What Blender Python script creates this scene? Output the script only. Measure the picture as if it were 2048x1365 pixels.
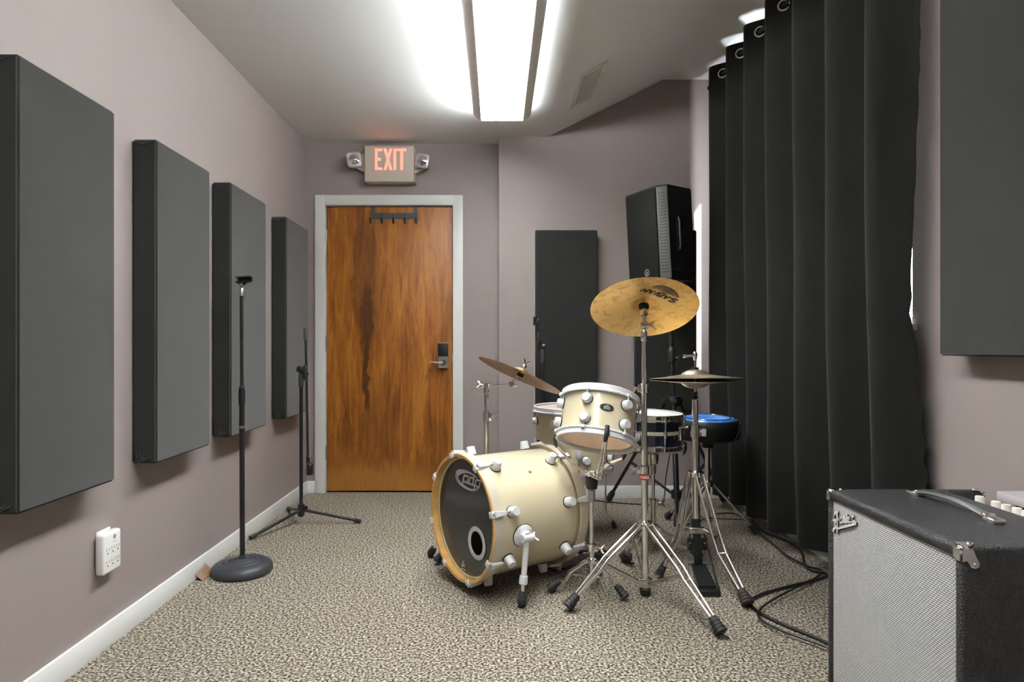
import bpy, bmesh, math, random
from math import pi, sin, cos, tan, radians, sqrt
from mathutils import Vector as V, Matrix, Quaternion

random.seed(7)
SC = bpy.context.scene
for o in list(bpy.data.objects):
    bpy.data.objects.remove(o)
COL = SC.collection

# ------------------------------------------------------------------ camera
FPX, CX, CY, CAMZ = 1260.0, 995.0, 692.0, 1.045
cam = bpy.data.cameras.new('camera')
cam.sensor_fit = 'HORIZONTAL'; cam.sensor_width = 36.0
cam.lens = 36.0 * FPX / 2048.0
cam.shift_x = (1024.0 - CX) / 2048.0
cam.shift_y = (CY - 682.5) / 2048.0
cam.clip_start = 0.02
camo = bpy.data.objects.new('camera', cam); COL.objects.link(camo)
camo.location = (0, 0, CAMZ); camo.rotation_euler = (pi/2, 0, 0)
SC.camera = camo

# ------------------------------------------------------------------ world, sun, exposure
SC.view_settings.view_transform = 'Standard'
SC.view_settings.look = 'None'
SC.view_settings.gamma = 1.0
SC.view_settings.use_curve_mapping = False
SC.view_settings.exposure = 0.77
w = bpy.data.worlds.new('sky'); SC.world = w; w.use_nodes = True
bgn = w.node_tree.nodes['Background']
bgn.inputs[0].default_value = (0.93, 0.96, 1.0, 1); bgn.inputs[1].default_value = 22.0
sun = bpy.data.lights.new('sun', 'SUN'); sun.energy = 14.0; sun.angle = radians(1.0); sun.color = (1, .97, .92)
suno = bpy.data.objects.new('sun', sun); COL.objects.link(suno)
suno.rotation_euler = V((-0.10, 0.27, -0.14)).to_track_quat('-Z', 'Y').to_euler()
LENS_E = 28.0      # fluorescent lens radiance
UP_E = 45.0       # the fixture's uplight slots

def P(px, py, Y):
    return V(((px-CX)*Y/FPX, Y, CAMZ-(py-CY)*Y/FPX))

# ------------------------------------------------------------------ materials
def srgb(r, g, b):
    f = lambda c: (c/12.92 if c <= .04045 else ((c+.055)/1.055)**2.4)
    return tuple(f(x/255.0) for x in (r, g, b))

MATS = {}
def mat(name, col, rough=.5, metal=0, coat=0, sheen=0, spec=.5, var=None, bump=None, emit=None, aniso=0, coords='Object'):
    if name in MATS: return MATS[name]
    m = bpy.data.materials.new(name); m.use_nodes = True
    nt = m.node_tree; b = nt.nodes['Principled BSDF']
    b.inputs['Base Color'].default_value = (*col, 1)
    b.inputs['Roughness'].default_value = rough
    b.inputs['Metallic'].default_value = metal
    b.inputs['Coat Weight'].default_value = coat
    b.inputs['Coat Roughness'].default_value = .08
    b.inputs['Sheen Weight'].default_value = sheen
    b.inputs['Specular IOR Level'].default_value = spec
    tc = nt.nodes.new('ShaderNodeTexCoord')
    if var:
        sc, amt, det = var[:3]
        n = nt.nodes.new('ShaderNodeTexNoise'); n.inputs['Scale'].default_value = sc; n.inputs['Detail'].default_value = det
        nt.links.new(tc.outputs[coords], n.inputs['Vector'])
        r = nt.nodes.new('ShaderNodeValToRGB')
        r.color_ramp.elements[0].position = .3; r.color_ramp.elements[1].position = .7
        r.color_ramp.elements[0].color = tuple(c*(1-amt) for c in col)+(1,)
        r.color_ramp.elements[1].color = tuple(min(1, c*(1+amt)) for c in col)+(1,)
        nt.links.new(n.outputs['Fac'], r.inputs['Fac']); nt.links.new(r.outputs['Color'], b.inputs['Base Color'])
    if bump:
        sc, st, dist = bump
        n = nt.nodes.new('ShaderNodeTexNoise'); n.inputs['Scale'].default_value = sc; n.inputs['Detail'].default_value = 3
        nt.links.new(tc.outputs[coords], n.inputs['Vector'])
        bp = nt.nodes.new('ShaderNodeBump'); bp.inputs['Strength'].default_value = st; bp.inputs['Distance'].default_value = dist
        nt.links.new(n.outputs['Fac'], bp.inputs['Height']); nt.links.new(bp.outputs['Normal'], b.inputs['Normal'])
    if emit:
        b.inputs['Emission Color'].default_value = (*emit[0], 1); b.inputs['Emission Strength'].default_value = emit[1]
    MATS[name] = m
    return m

M_wall = mat('mauve_wall_paint', (.300, .249, .239), .55, var=(1.5, .03, 3), bump=(220, .06, .002))
M_ceil = mat('ceiling_paint', (.77, .79, .785), .6, bump=(40, .1, .003))
M_trim = mat('white_trim_paint', (.84, .85, .83), .35)
M_chrome = mat('chrome', (.86, .85, .84), .08, 1, var=(9, .05, 3))
M_chrome_old = mat('worn_chrome', (.76, .74, .70), .17, 1, var=(14, .12, 4))
M_steel = mat('satin_steel', (.50, .49, .47), .33, 1)
M_black = mat('black_paint', (.012, .012, .013), .38)
M_rubber = mat('black_rubber', (.018, .018, .019), .62)
M_brownrubber = mat('brown_rubber', (.035, .026, .022), .7)
M_white = mat('white_plastic', (.72, .73, .74), .3)
M_offwhite = mat('offwhite_plastic', (.86, .86, .83), .35)
M_cream = mat('cream_lacquer', (.64, .565, .385), .28, coat=.6, var=(3.5, .06, 4))
M_hoopcream = mat('hoop_inlay', (.58, .53, .42), .3, coat=.4)
M_maple = mat('maple_hoop', (.62, .36, .11), .4, coat=.3, var=(22, .16, 5))
M_innerwood = mat('bare_maple_inside', (.78, .61, .46), .6, var=(12, .1, 4))
M_navy = mat('navy_lacquer', (.012, .016, .035), .12, coat=.8)
M_stripe = mat('cream_stripe', (.70, .66, .46), .35)
M_head = mat('black_drumhead', (.012, .012, .013), .24, coat=.3, bump=(6, .05, .004))
M_whitehead = mat('coated_white_head', (.78, .78, .76), .5)
M_clearhead = mat('worn_batter_head', (.50, .42, .36), .4)
M_silver = mat('silver_print', (.62, .63, .66), .3, .6)
M_greymetal = mat('grey_hook_steel', (.06, .072, .085), .45, .3)
M_exit = mat('exit_housing', (.58, .50, .415), .45)
M_exitred = mat('exit_letter', (.9, .25, .2), .4, emit=((1.0, .26, .18), .78))
M_lens = mat('lamp_lens', (.62, .60, .62), .18, .25, coat=.8)
M_blue = mat('blue_vinyl', (.035, .20, .62), .3, coat=.3, bump=(30, .05, .002))
M_blackvinyl = mat('black_vinyl', (.006, .006, .006), .5, spec=.35, bump=(60, .1, .002))
M_speaker = mat('speaker_grille', (.011, .012, .0105), .75, spec=.2, bump=(600, .3, .002))
M_speakercab = mat('speaker_cabinet', (.010, .010, .011), .5, bump=(300, .2, .001))
M_greyplastic = mat('grey_perforated_plastic', (.095, .10, .095), .55)
M_red = mat('red_nylon', (.62, .10, .06), .4)
M_text_dark = mat('dark_print', (.05, .03, .015), .5)
M_leaf = mat('dry_brown_paper', (.26, .145, .09), .6, var=(40, .2, 4))
M_greytop = mat('pale_grey_laminate', (.40, .375, .38), .4)
M_slot = mat('dark_slot', (.01, .01, .01), .8)
M_lensemit = mat('fluorescent_panel', (.9, .9, .9), .6, emit=((.97, 1, 1), LENS_E))
M_upemit = mat('fluorescent_uplight', (.9, .9, .9), .6, emit=((.97, 1, 1), UP_E))
M_blade = mat('white_louver', (.88, .88, .88), .45)
M_rail = mat('grey_fixture_rail', (.90, .90, .88), .35)
M_knob = mat('cream_knob', (.82, .77, .70), .4)

def nodes_mat(name):
    m = bpy.data.materials.new(name); m.use_nodes = True; MATS[name] = m
    nt = m.node_tree
    return m, nt, nt.nodes['Principled BSDF'], nt.nodes, nt.links

def N(nt, typ, **kw):
    n = nt.nodes.new(typ)
    for k, v in kw.items(): n.inputs[k].default_value = v
    return n

def ramp(nt, stops):
    r = nt.nodes.new('ShaderNodeValToRGB'); cr = r.color_ramp
    while len(cr.elements) < len(stops): cr.elements.new(.5)
    for e, (p, c) in zip(cr.elements, stops):
        e.position = p; e.color = (*c, 1)
    return r

def make_carpet():
    m, nt, b, ns, L = nodes_mat('speckled_carpet')
    tc = N(nt, 'ShaderNodeTexCoord')
    n1 = N(nt, 'ShaderNodeTexNoise', Scale=112.0, Detail=3.0, Roughness=.72)
    n1.inputs['Lacunarity'].default_value = 2.3
    n2 = N(nt, 'ShaderNodeTexNoise', Scale=1.3, Detail=3.0)
    v = N(nt, 'ShaderNodeTexVoronoi', Scale=150.0)
    for n in (n1, n2, v): L.new(tc.outputs['Object'], n.inputs['Vector'])
    r = ramp(nt, [(.39, (.028, .021, .015)), (.46, (.11, .088, .064)), (.515, (.27, .235, .185)), (.60, (.59, .54, .46))])
    L.new(n1.outputs['Fac'], r.inputs['Fac'])
    r2 = ramp(nt, [(.3, (.80, .76, .70)), (.65, (1, 1, 1))])
    L.new(n2.outputs['Fac'], r2.inputs['Fac'])
    mx = ns.new('ShaderNodeMixRGB'); mx.blend_type = 'MULTIPLY'; mx.inputs['Fac'].default_value = .55
    L.new(r.outputs['Color'], mx.inputs['Color1']); L.new(r2.outputs['Color'], mx.inputs['Color2'])
    L.new(mx.outputs['Color'], b.inputs['Base Color'])
    b.inputs['Roughness'].default_value = .95; b.inputs['Specular IOR Level'].default_value = .1
    ad = ns.new('ShaderNodeMath'); ad.operation = 'ADD'
    L.new(n1.outputs['Fac'], ad.inputs[0]); L.new(v.outputs['Distance'], ad.inputs[1])
    bp = N(nt, 'ShaderNodeBump', Strength=.5, Distance=.004)
    L.new(ad.outputs[0], bp.inputs['Height']); L.new(bp.outputs['Normal'], b.inputs['Normal'])
    return m
M_carpet = make_carpet()

def make_door_wood():
    # object coordinates: metres, door leaf centred in x, z from the floor
    m, nt, b, ns, L = nodes_mat('stained_birch_door')
    tc = N(nt, 'ShaderNodeTexCoord')
    mp = N(nt, 'ShaderNodeMapping'); mp.inputs['Scale'].default_value = (9, 9, .9)
    L.new(tc.outputs['Object'], mp.inputs['Vector'])
    n1 = N(nt, 'ShaderNodeTexNoise', Scale=2.2, Detail=6.0, Roughness=.6, Distortion=1.1)
    L.new(mp.outputs[0], n1.inputs['Vector'])
    mp2 = N(nt, 'ShaderNodeMapping'); mp2.inputs['Scale'].default_value = (60, 60, 3.0)
    L.new(tc.outputs['Object'], mp2.inputs['Vector'])
    n2 = N(nt, 'ShaderNodeTexNoise', Scale=2.5, Detail=4.0, Distortion=1.6)
    L.new(mp2.outputs[0], n2.inputs['Vector'])
    r1 = ramp(nt, [(.28, (.165, .046, .0065)), (.45, (.31, .100, .0115)), (.6, (.41, .150, .018)), (.78, (.52, .225, .036))])
    L.new(n1.outputs['Fac'], r1.inputs['Fac'])
    r2 = ramp(nt, [(.35, (.68, .62, .55)), (.55, (1, 1, 1)), (.78, (1.0, 1.0, 1.0))])
    L.new(n2.outputs['Fac'], r2.inputs['Fac'])
    mx = ns.new('ShaderNodeMixRGB'); mx.blend_type = 'MULTIPLY'; mx.inputs['Fac'].default_value = .8
    L.new(r1.outputs['Color'], mx.inputs['Color1']); L.new(r2.outputs['Color'], mx.inputs['Color2'])
    # mineral streaks: dark heartwood bands with wandering edges
    sp = N(nt, 'ShaderNodeSeparateXYZ'); L.new(tc.outputs['Object'], sp.inputs[0])
    mp3 = N(nt, 'ShaderNodeMapping'); mp3.inputs['Scale'].default_value = (3, 3, 1.6)
    L.new(tc.outputs['Object'], mp3.inputs['Vector'])
    n3 = N(nt, 'ShaderNodeTexNoise', Scale=3.0, Detail=8.0, Roughness=.65); L.new(mp3.outputs[0], n3.inputs['Vector'])
    n5 = N(nt, 'ShaderNodeTexNoise', Scale=14.0, Detail=6.0, Roughness=.7); L.new(mp3.outputs[0], n5.inputs['Vector'])
    def math(op, a, bb=None, c=None):
        n = ns.new('ShaderNodeMath'); n.operation = op
        for i, x in enumerate((a, bb, c)):
            if x is None: continue
            if isinstance(x, (int, float)): n.inputs[i].default_value = x
            else: L.new(x, n.inputs[i])
        return n.outputs[0]
    def streak(x0, zc, wx, wz):
        dx = math('DIVIDE', math('SUBTRACT', math('ADD', sp.outputs['X'], math('MULTIPLY', math('SUBTRACT', n3.outputs['Fac'], .5), .15)), x0), wx)
        dz = math('DIVIDE', math('SUBTRACT', math('ADD', sp.outputs['Z'], math('MULTIPLY', math('SUBTRACT', n1.outputs['Fac'], .5), .5)), zc), wz)
        d = math('ADD', math('MULTIPLY', dx, dx), math('MULTIPLY', dz, dz))
        n = ns.new('ShaderNodeMapRange'); n.interpolation_type = 'SMOOTHSTEP'
        n.inputs['From Min'].default_value = 1.25; n.inputs['From Max'].default_value = .35
        L.new(d, n.inputs['Value']); return n.outputs[0]
    s = math('MAXIMUM', streak(-.165, 1.24, .058, .32), streak(-.162, .88, .026, .34))
    s = math('MAXIMUM', s, math('MULTIPLY', streak(-.175, 1.66, .085, .50), .62))
    s = math('MAXIMUM', s, math('MULTIPLY', streak(-.225, 1.45, .045, .36), .60))
    s = math('MAXIMUM', s, math('MULTIPLY', streak(-.32, .42, .07, .12), .38))
    s = math('MAXIMUM', s, math('MULTIPLY', streak(-.05, .45, .16, .42), .28))
    s = math('MAXIMUM', s, math('MULTIPLY', streak(.33, .40, .10, .12), .30))
    s = math('MULTIPLY', s, math('MULTIPLY_ADD', n5.outputs['Fac'], 1.1, .45))
    s = math('MINIMUM', s, 1.0)
    s = math('MAXIMUM', s, math('MULTIPLY', streak(.40, 1.05, .05, .5), .35))
    s = math('MAXIMUM', s, math('MULTIPLY', streak(-.09, 1.55, .04, .6), .35))
    s = math('MAXIMUM', s, math('MULTIPLY', streak(.33, .88, .09, .035), .5))
    mx2 = ns.new('ShaderNodeMixRGB'); L.new(math('MULTIPLY', s, .86), mx2.inputs['Fac'])
    L.new(mx.outputs['Color'], mx2.inputs['Color1']); mx2.inputs['Color2'].default_value = (.052, .016, .005, 1)
    # small pale flecks
    mp4 = N(nt, 'ShaderNodeMapping'); mp4.inputs['Scale'].default_value = (40, 40, 9)
    L.new(tc.outputs['Object'], mp4.inputs['Vector'])
    n4 = N(nt, 'ShaderNodeTexNoise', Scale=2.0, Detail=3.0, Distortion=2.5); L.new(mp4.outputs[0], n4.inputs['Vector'])
    r4 = ramp(nt, [(.70, (0, 0, 0)), (.76, (1, 1, 1))]); L.new(n4.outputs['Fac'], r4.inputs['Fac'])
    mx3 = ns.new('ShaderNodeMixRGB'); L.new(math('MULTIPLY', r4.outputs['Color'], .6), mx3.inputs['Fac'])
    L.new(mx2.outputs['Color'], mx3.inputs['Color1']); mx3.inputs['Color2'].default_value = (.62, .33, .10, 1)
    mx4 = ns.new('ShaderNodeMixRGB'); L.new(math('MULTIPLY', streak(-.12, .0, .50, .22), .55), mx4.inputs['Fac'])
    L.new(mx3.outputs['Color'], mx4.inputs['Color1']); mx4.inputs['Color2'].default_value = (.52, .25, .055, 1)
    L.new(mx4.outputs['Color'], b.inputs['Base Color'])
    b.inputs['Roughness'].default_value = .46; b.inputs['Specular IOR Level'].default_value = .4
    return m
M_door = make_door_wood()

def make_fabric(name, col, sc, sheen, var=.3, wrinkle=0):
    m, nt, b, ns, L = nodes_mat(name)
    tc = N(nt, 'ShaderNodeTexCoord')
    n1 = N(nt, 'ShaderNodeTexNoise', Scale=sc, Detail=2.0); n2 = N(nt, 'ShaderNodeTexNoise', Scale=7.0, Detail=4.0)
    for n in (n1, n2): L.new(tc.outputs['Object'], n.inputs['Vector'])
    r = ramp(nt, [(.3, tuple(c*(1-var) for c in col)), (.7, tuple(c*(1+var) for c in col))])
    L.new(n1.outputs['Fac'], r.inputs['Fac'])
    r2 = ramp(nt, [(.35, (.82, .82, .82)), (.65, (1, 1, 1))]); L.new(n2.outputs['Fac'], r2.inputs['Fac'])
    mx = ns.new('ShaderNodeMixRGB'); mx.blend_type = 'MULTIPLY'; mx.inputs['Fac'].default_value = .6
    L.new(r.outputs['Color'], mx.inputs['Color1']); L.new(r2.outputs['Color'], mx.inputs['Color2'])
    L.new(mx.outputs['Color'], b.inputs['Base Color'])
    b.inputs['Roughness'].default_value = .85; b.inputs['Sheen Weight'].default_value = sheen
    b.inputs['Sheen Roughness'].default_value = .5
    b.inputs['Specular IOR Level'].default_value = .2
    bp = N(nt, 'ShaderNodeBump', Strength=.25, Distance=.001)
    L.new(n1.outputs['Fac'], bp.inputs['Height']); L.new(bp.outputs['Normal'], b.inputs['Normal'])
    return m
M_panel = make_fabric('charcoal_panel_fabric', (.0165, .0168, .0155), 420, .40)
M_curtain = make_fabric('black_curtain_fabric', (.0112, .0115, .0100), 380, .09, .25)

def make_tolex():
    m, nt, b, ns, L = nodes_mat('black_tolex')
    tc = N(nt, 'ShaderNodeTexCoord')
    v = N(nt, 'ShaderNodeTexVoronoi', Scale=300.0); L.new(tc.outputs['Object'], v.inputs['Vector'])
    b.inputs['Base Color'].default_value = (.024, .0245, .025, 1); b.inputs['Roughness'].default_value = .42; b.inputs['Specular IOR Level'].default_value = .7
    bp = N(nt, 'ShaderNodeBump', Strength=.9, Distance=.0025)
    L.new(v.outputs['Distance'], bp.inputs['Height']); L.new(bp.outputs['Normal'], b.inputs['Normal'])
    return m
M_tolex = make_tolex()

def make_grille():
    # woven cloth: pale horizontal threads broken by dark dashes (object y along the cloth, z up)
    m, nt, b, ns, L = nodes_mat('silver_grille_cloth')
    tc = N(nt, 'ShaderNodeTexCoord'); sp = N(nt, 'ShaderNodeSeparateXYZ'); L.new(tc.outputs['Object'], sp.inputs[0])
    cb = N(nt, 'ShaderNodeCombineXYZ'); L.new(sp.outputs['Y'], cb.inputs['X']); L.new(sp.outputs['Z'], cb.inputs['Y'])
    br = ns.new('ShaderNodeTexBrick'); L.new(cb.outputs[0], br.inputs['Vector'])
    br.inputs['Color1'].default_value = (.74, .74, .725, 1); br.inputs['Color2'].default_value = (.64, .64, .625, 1)
    br.inputs['Mortar'].default_value = (.06, .06, .06, 1)
    br.inputs['Scale'].default_value = 1.0; br.inputs['Brick Width'].default_value = .0095
    br.inputs['Row Height'].default_value = .0052; br.inputs['Mortar Size'].default_value = .00105
    br.inputs['Mortar Smooth'].default_value = .5
    L.new(br.outputs['Color'], b.inputs['Base Color']); b.inputs['Roughness'].default_value = .55
    bp = N(nt, 'ShaderNodeBump', Strength=.5, Distance=.001); bp.invert = True
    L.new(br.outputs['Fac'], bp.inputs['Height']); L.new(bp.outputs['Normal'], b.inputs['Normal'])
    return m
M_grille = make_grille()

def make_brass(name, c1, c2, rough, mott):
    m, nt, b, ns, L = nodes_mat(name)
    tc = N(nt, 'ShaderNodeTexCoord')
    n1 = N(nt, 'ShaderNodeTexNoise', Scale=24.0, Detail=6.0, Roughness=.65, Distortion=.6)
    n2 = N(nt, 'ShaderNodeTexNoise', Scale=5.0, Detail=2.0)
    for n in (n1, n2): L.new(tc.outputs['Object'], n.inputs['Vector'])
    r = ramp(nt, [(.30, c2), (.30+mott, c1)]); L.new(n1.outputs['Fac'], r.inputs['Fac'])
    L.new(r.outputs['Color'], b.inputs['Base Color'])
    b.inputs['Metallic'].default_value = 1; b.inputs['Roughness'].default_value = rough
    # lathe grooves: concentric ripples
    sp = N(nt, 'ShaderNodeVectorMath'); sp.operation = 'MULTIPLY'; sp.inputs[1].default_value = (1, 1, 0)
    L.new(tc.outputs['Object'], sp.inputs[0])
    ln = N(nt, 'ShaderNodeVectorMath'); ln.operation = 'LENGTH'; L.new(sp.outputs[0], ln.inputs[0])
    mu = ns.new('ShaderNodeMath'); mu.operation = 'MULTIPLY'; mu.inputs[1].default_value = 2400; L.new(ln.outputs['Value'], mu.inputs[0])
    sn = ns.new('ShaderNodeMath'); sn.operation = 'SINE'; L.new(mu.outputs[0], sn.inputs[0])
    ad = ns.new('ShaderNodeMath'); ad.operation = 'MULTIPLY_ADD'; L.new(n2.outputs['Fac'], ad.inputs[0]); ad.inputs[1].default_value = 22.0
    L.new(sn.outputs[0], ad.inputs[2])
    bp = N(nt, 'ShaderNodeBump', Strength=.25, Distance=.0006)
    L.new(ad.outputs[0], bp.inputs['Height']); L.new(bp.outputs['Normal'], b.inputs['Normal'])
    return m
M_brass = make_brass('golden_bronze', (.95, .62, .22), (.62, .34, .09), .36, .22)
M_brass_dull = make_brass('dull_bronze', (.52, .34, .20), (.34, .20, .11), .42, .22)
M_brass_hat = make_brass('bright_bronze', (.90, .80, .60), (.76, .64, .42), .38, .25)

def make_thin_head():
    m, nt, b, ns, L = nodes_mat('translucent_head')
    out = nt.nodes['Material Output']; b.inputs['Base Color'].default_value = (.78, .77, .74, 1); b.inputs['Roughness'].default_value = .45
    t = ns.new('ShaderNodeBsdfTranslucent'); t.inputs['Color'].default_value = (.92, .86, .78, 1)
    mx = ns.new('ShaderNodeMixShader'); mx.inputs[0].default_value = .6
    L.new(b.outputs[0], mx.inputs[1]); L.new(t.outputs[0], mx.inputs[2]); L.new(mx.outputs[0], out.inputs['Surface'])
    return m
M_thinhead = make_thin_head()

def make_glass():
    m, nt, b, ns, L = nodes_mat('window_glass')
    out = nt.nodes['Material Output']
    t = ns.new('ShaderNodeBsdfTransparent'); g = ns.new('ShaderNodeBsdfGlossy'); g.inputs['Roughness'].default_value = .02
    mx = ns.new('ShaderNodeMixShader'); mx.inputs[0].default_value = .06
    L.new(t.outputs[0], mx.inputs[1]); L.new(g.outputs[0], mx.inputs[2]); L.new(mx.outputs[0], out.inputs['Surface'])
    return m
M_glass = make_glass()

# ------------------------------------------------------------------ mesh builder
def frame_z(d):
    """rotation matrix whose z axis is d"""
    return V(d).normalized().to_track_quat('Z', 'Y').to_matrix().to_4x4()

class MB:
    def __init__(self):
        self.v = []; self.f = []; self.s = []
    def add(self, verts, faces, smooth=False, M=None):
        k = len(self.v)
        for p in verts:
            p = V(p)
            self.v.append(M @ p if M is not None else p)
        for f in faces:
            self.f.append([i+k for i in f]); self.s.append(smooth)
        return self
    def box(self, c, size, M=None, bev=0, seg=2):
        bm = bmesh.new(); bmesh.ops.create_cube(bm, size=1)
        for q in bm.verts: q.co = V((q.co.x*size[0], q.co.y*size[1], q.co.z*size[2]))
        if bev > 0:
            bmesh.ops.bevel(bm, geom=bm.edges[:], offset=bev, segments=seg, affect='EDGES', profile=.5)
        bm.verts.index_update()
        T = Matrix.Translation(V(c))
        if M is not None: T = M @ T
        self.add([q.co.copy() for q in bm.verts], [[q.index for q in f.verts] for f in bm.faces], bev > 0, T)
        bm.free(); return self
    def bb(self, a, b, bev=0, seg=2):
        a = V(a); b = V(b)
        return self.box((a+b)/2, [abs(x) for x in (b-a)], None, bev, seg)
    def tube(self, path, r, seg=10, caps=True, smooth=True, flat=1.0, side=None):
        path = [V(p) for p in path]; n = len(path)
        rs = r if isinstance(r, (list, tuple)) else [r]*n
        tang = []
        for i in range(n):
            a = path[max(0, i-1)]; b = path[min(n-1, i+1)]
            t = (b-a)
            if 0 < i < n-1:
                t = (path[i]-path[i-1]).normalized() + (path[i+1]-path[i]).normalized()
            tang.append(t.normalized() if t.length > 1e-9 else V((0, 0, 1)))
        if side is not None:
            u = V(side)
        else:
            u = tang[0].orthogonal()
        vs = []; fs = []
        for i in range(n):
            t = tang[i]; u = (u - t*u.dot(t))
            if u.length < 1e-6: u = t.orthogonal()
            u.normalize(); w2 = t.cross(u)
            for j in range(seg):
                a = 2*pi*j/seg
                vs.append(path[i] + (u*cos(a) + w2*sin(a)*flat)*rs[i])
        for i in range(n-1):
            for j in range(seg):
                k = (j+1) % seg
                fs.append([i*seg+j, i*seg+k, (i+1)*seg+k, (i+1)*seg+j])
        self.add(vs, fs, smooth)
        if caps:
            self.add(vs[:seg], [list(range(seg))[::-1]], False); self.add(vs[-seg:], [list(range(seg))], False)
        return self
    def cyl(self, a, b, r, seg=16, r2=None, caps=True):
        return self.tube([a, b], [r, r if r2 is None else r2], seg, caps)
    def lathe(self, prof, M=None, seg=32, smooth=True, closed=False):
        vs = []; fs = []; ring = []
        for (r, z) in prof:
            if r < 1e-7:
                ring.append([len(vs)]); vs.append(V((0, 0, z)))
            else:
                ring.append(list(range(len(vs), len(vs)+seg)))
                for j in range(seg):
                    a = 2*pi*j/seg; vs.append(V((r*cos(a), r*sin(a), z)))
        rr = list(zip(ring, ring[1:]+ring[:1])) if closed else list(zip(ring, ring[1:]))
        for A, B in rr:
            for j in range(seg):
                k = (j+1) % seg
                if len(A) == 1 and len(B) == 1: continue
                if len(A) == 1: fs.append([A[0], B[j], B[k]][::-1])
                elif len(B) == 1: fs.append([A[j], A[k], B[0]])
                else: fs.append([A[j], A[k], B[k], B[j]])
        return self.add(vs, fs, smooth, M)
    def torus(self, R, r, M=None, seg=40, sub=10, flat=1.0):
        prof = [(R + r*cos(2*pi*i/sub), r*sin(2*pi*i/sub)*flat) for i in range(sub)]
        return self.lathe(prof, M, seg, True, True)
    def prism(self, pts, z0, z1, M=None, smooth=False):
        n = len(pts)
        vs = [V((x, y, z0)) for x, y in pts] + [V((x, y, z1)) for x, y in pts]
        fs = [[i, (i+1) % n, n+(i+1) % n, n+i] for i in range(n)]
        self.add(vs, fs, smooth, M)
        self.add(vs[:n], [list(range(n))[::-1]], False, M); self.add(vs[n:], [list(range(n))], False, M)
        return self
    def mesh(self, name, m, org=(0, 0, 0)):
        me = bpy.data.meshes.new(name)
        o = V(org)
        me.from_pydata([tuple(p-o) for p in self.v], [], self.f)
        me.polygons.foreach_set('use_smooth', self.s)
        me.materials.append(m)
        me.update()
        bm = bmesh.new(); bm.from_mesh(me)
        bmesh.ops.remove_doubles(bm, verts=bm.verts, dist=1e-6)
        bmesh.ops.recalc_face_normals(bm, faces=bm.faces)
        bm.to_mesh(me); bm.free()
        try: me.set_sharp_from_angle(angle=radians(38))
        except Exception: pass
        return me
    def build(self, name, m, parent=None, label=None):
        """mesh given in world coordinates; stored relative to the thing it belongs to"""
        org = V((0, 0, 0)); p = parent
        while p is not None:
            org += V(p.location); p = p.parent
        o = bpy.data.objects.new(name, self.mesh(name, m, org)); COL.objects.link(o)
        if parent is not None: o.parent = parent
        if label: o['label'] = label
        return o

def thing(name, label, cat, loc=(0, 0, 0), group=None):
    o = bpy.data.objects.new(name, None); COL.objects.link(o)
    o.empty_display_size = .05
    o.location = V(loc); o['label'] = label; o['category'] = cat
    if group: o['group'] = group
    return o

def solo(mb, name, m, label, cat, loc, group=None):
    """a thing that is one mesh"""
    me = mb.mesh(name, m, loc)
    o = bpy.data.objects.new(name, me); COL.objects.link(o); o.location = V(loc)
    o['label'] = label; o['category'] = cat
    if group: o['group'] = group
    return o

def inst(name, me, parent, M=None, label=None):
    o = bpy.data.objects.new(name, me); COL.objects.link(o); o.parent = parent
    if M is not None: o.matrix_local = M
    if label: o['label'] = label
    return o

def struct(mb, name, m, parent=None):
    me = mb.mesh(name, m)
    o = bpy.data.objects.new(name, me); COL.objects.link(o)
    o['kind'] = 'structure'
    if parent: o.parent = parent
    return o

def text(name, body, size, M, m, parent, extrude=.0004, align='CENTER', bold=0, sx=1.0, shear=0):
    cu = bpy.data.curves.new(name, 'FONT'); cu.body = body; cu.size = size; cu.extrude = extrude
    cu.align_x = align; cu.align_y = 'CENTER'; cu.offset = bold; cu.shear = shear
    cu.resolution_u = 3
    cu.materials.append(m)
    tmp = bpy.data.objects.new('tmp_text', cu); COL.objects.link(tmp)
    me = bpy.data.meshes.new_from_object(tmp.evaluated_get(bpy.context.evaluated_depsgraph_get()))
    bpy.data.objects.remove(tmp); bpy.data.curves.remove(cu)
    me.name = name
    if not me.materials: me.materials.append(m)
    o = bpy.data.objects.new(name, me); COL.objects.link(o); o.parent = parent
    o.matrix_local = M @ Matrix.Diagonal((sx, 1, 1, 1))
    return o

def basis(o, x, y, z):
    x, y, z, o = V(x), V(y), V(z), V(o)
    return Matrix(((x.x, y.x, z.x, o.x), (x.y, y.y, z.y, o.y), (x.z, y.z, z.z, o.z), (0, 0, 0, 1)))

def strokes(mb, lines, Mf, wdt, thick=.0012):
    """flat ribbons along polylines of (u, v[, width]) given in a plane Mf: (u,v,h)->point"""
    for ln in lines:
        n = len(ln); L = []; R = []
        for i in range(n):
            a = V(ln[max(0, i-1)][:2]); b = V(ln[min(n-1, i+1)][:2]); d = (b-a)
            d = d.normalized() if d.length > 0 else V((1, 0))
            nn = V((-d.y, d.x)); ww = (ln[i][2] if len(ln[i]) > 2 else wdt)/2
            p = V(ln[i][:2]); L.append(p+nn*ww); R.append(p-nn*ww)
        for i in range(n-1):
            q = [L[i], L[i+1], R[i+1], R[i]]
            vs = [Mf(p.x, p.y, 0) for p in q] + [Mf(p.x, p.y, thick) for p in q]
            mb.add(vs, [[0, 1, 2, 3], [7, 6, 5, 4], [0, 4, 5, 1], [1, 5, 6, 2], [2, 6, 7, 3], [3, 7, 4, 0]])
    return mb

# ================================================================== SETTING
YB, YJ = 4.47, 4.32             # door wall, and the wall section that stands proud of it
XL, XR, YF = -1.357, 1.60, -1.7
ZC, ZU = 2.48, 2.87             # low ceiling, upper ceiling
XE, XU = 0.35, 1.135            # slope between them
XJ = 0.0103

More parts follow.
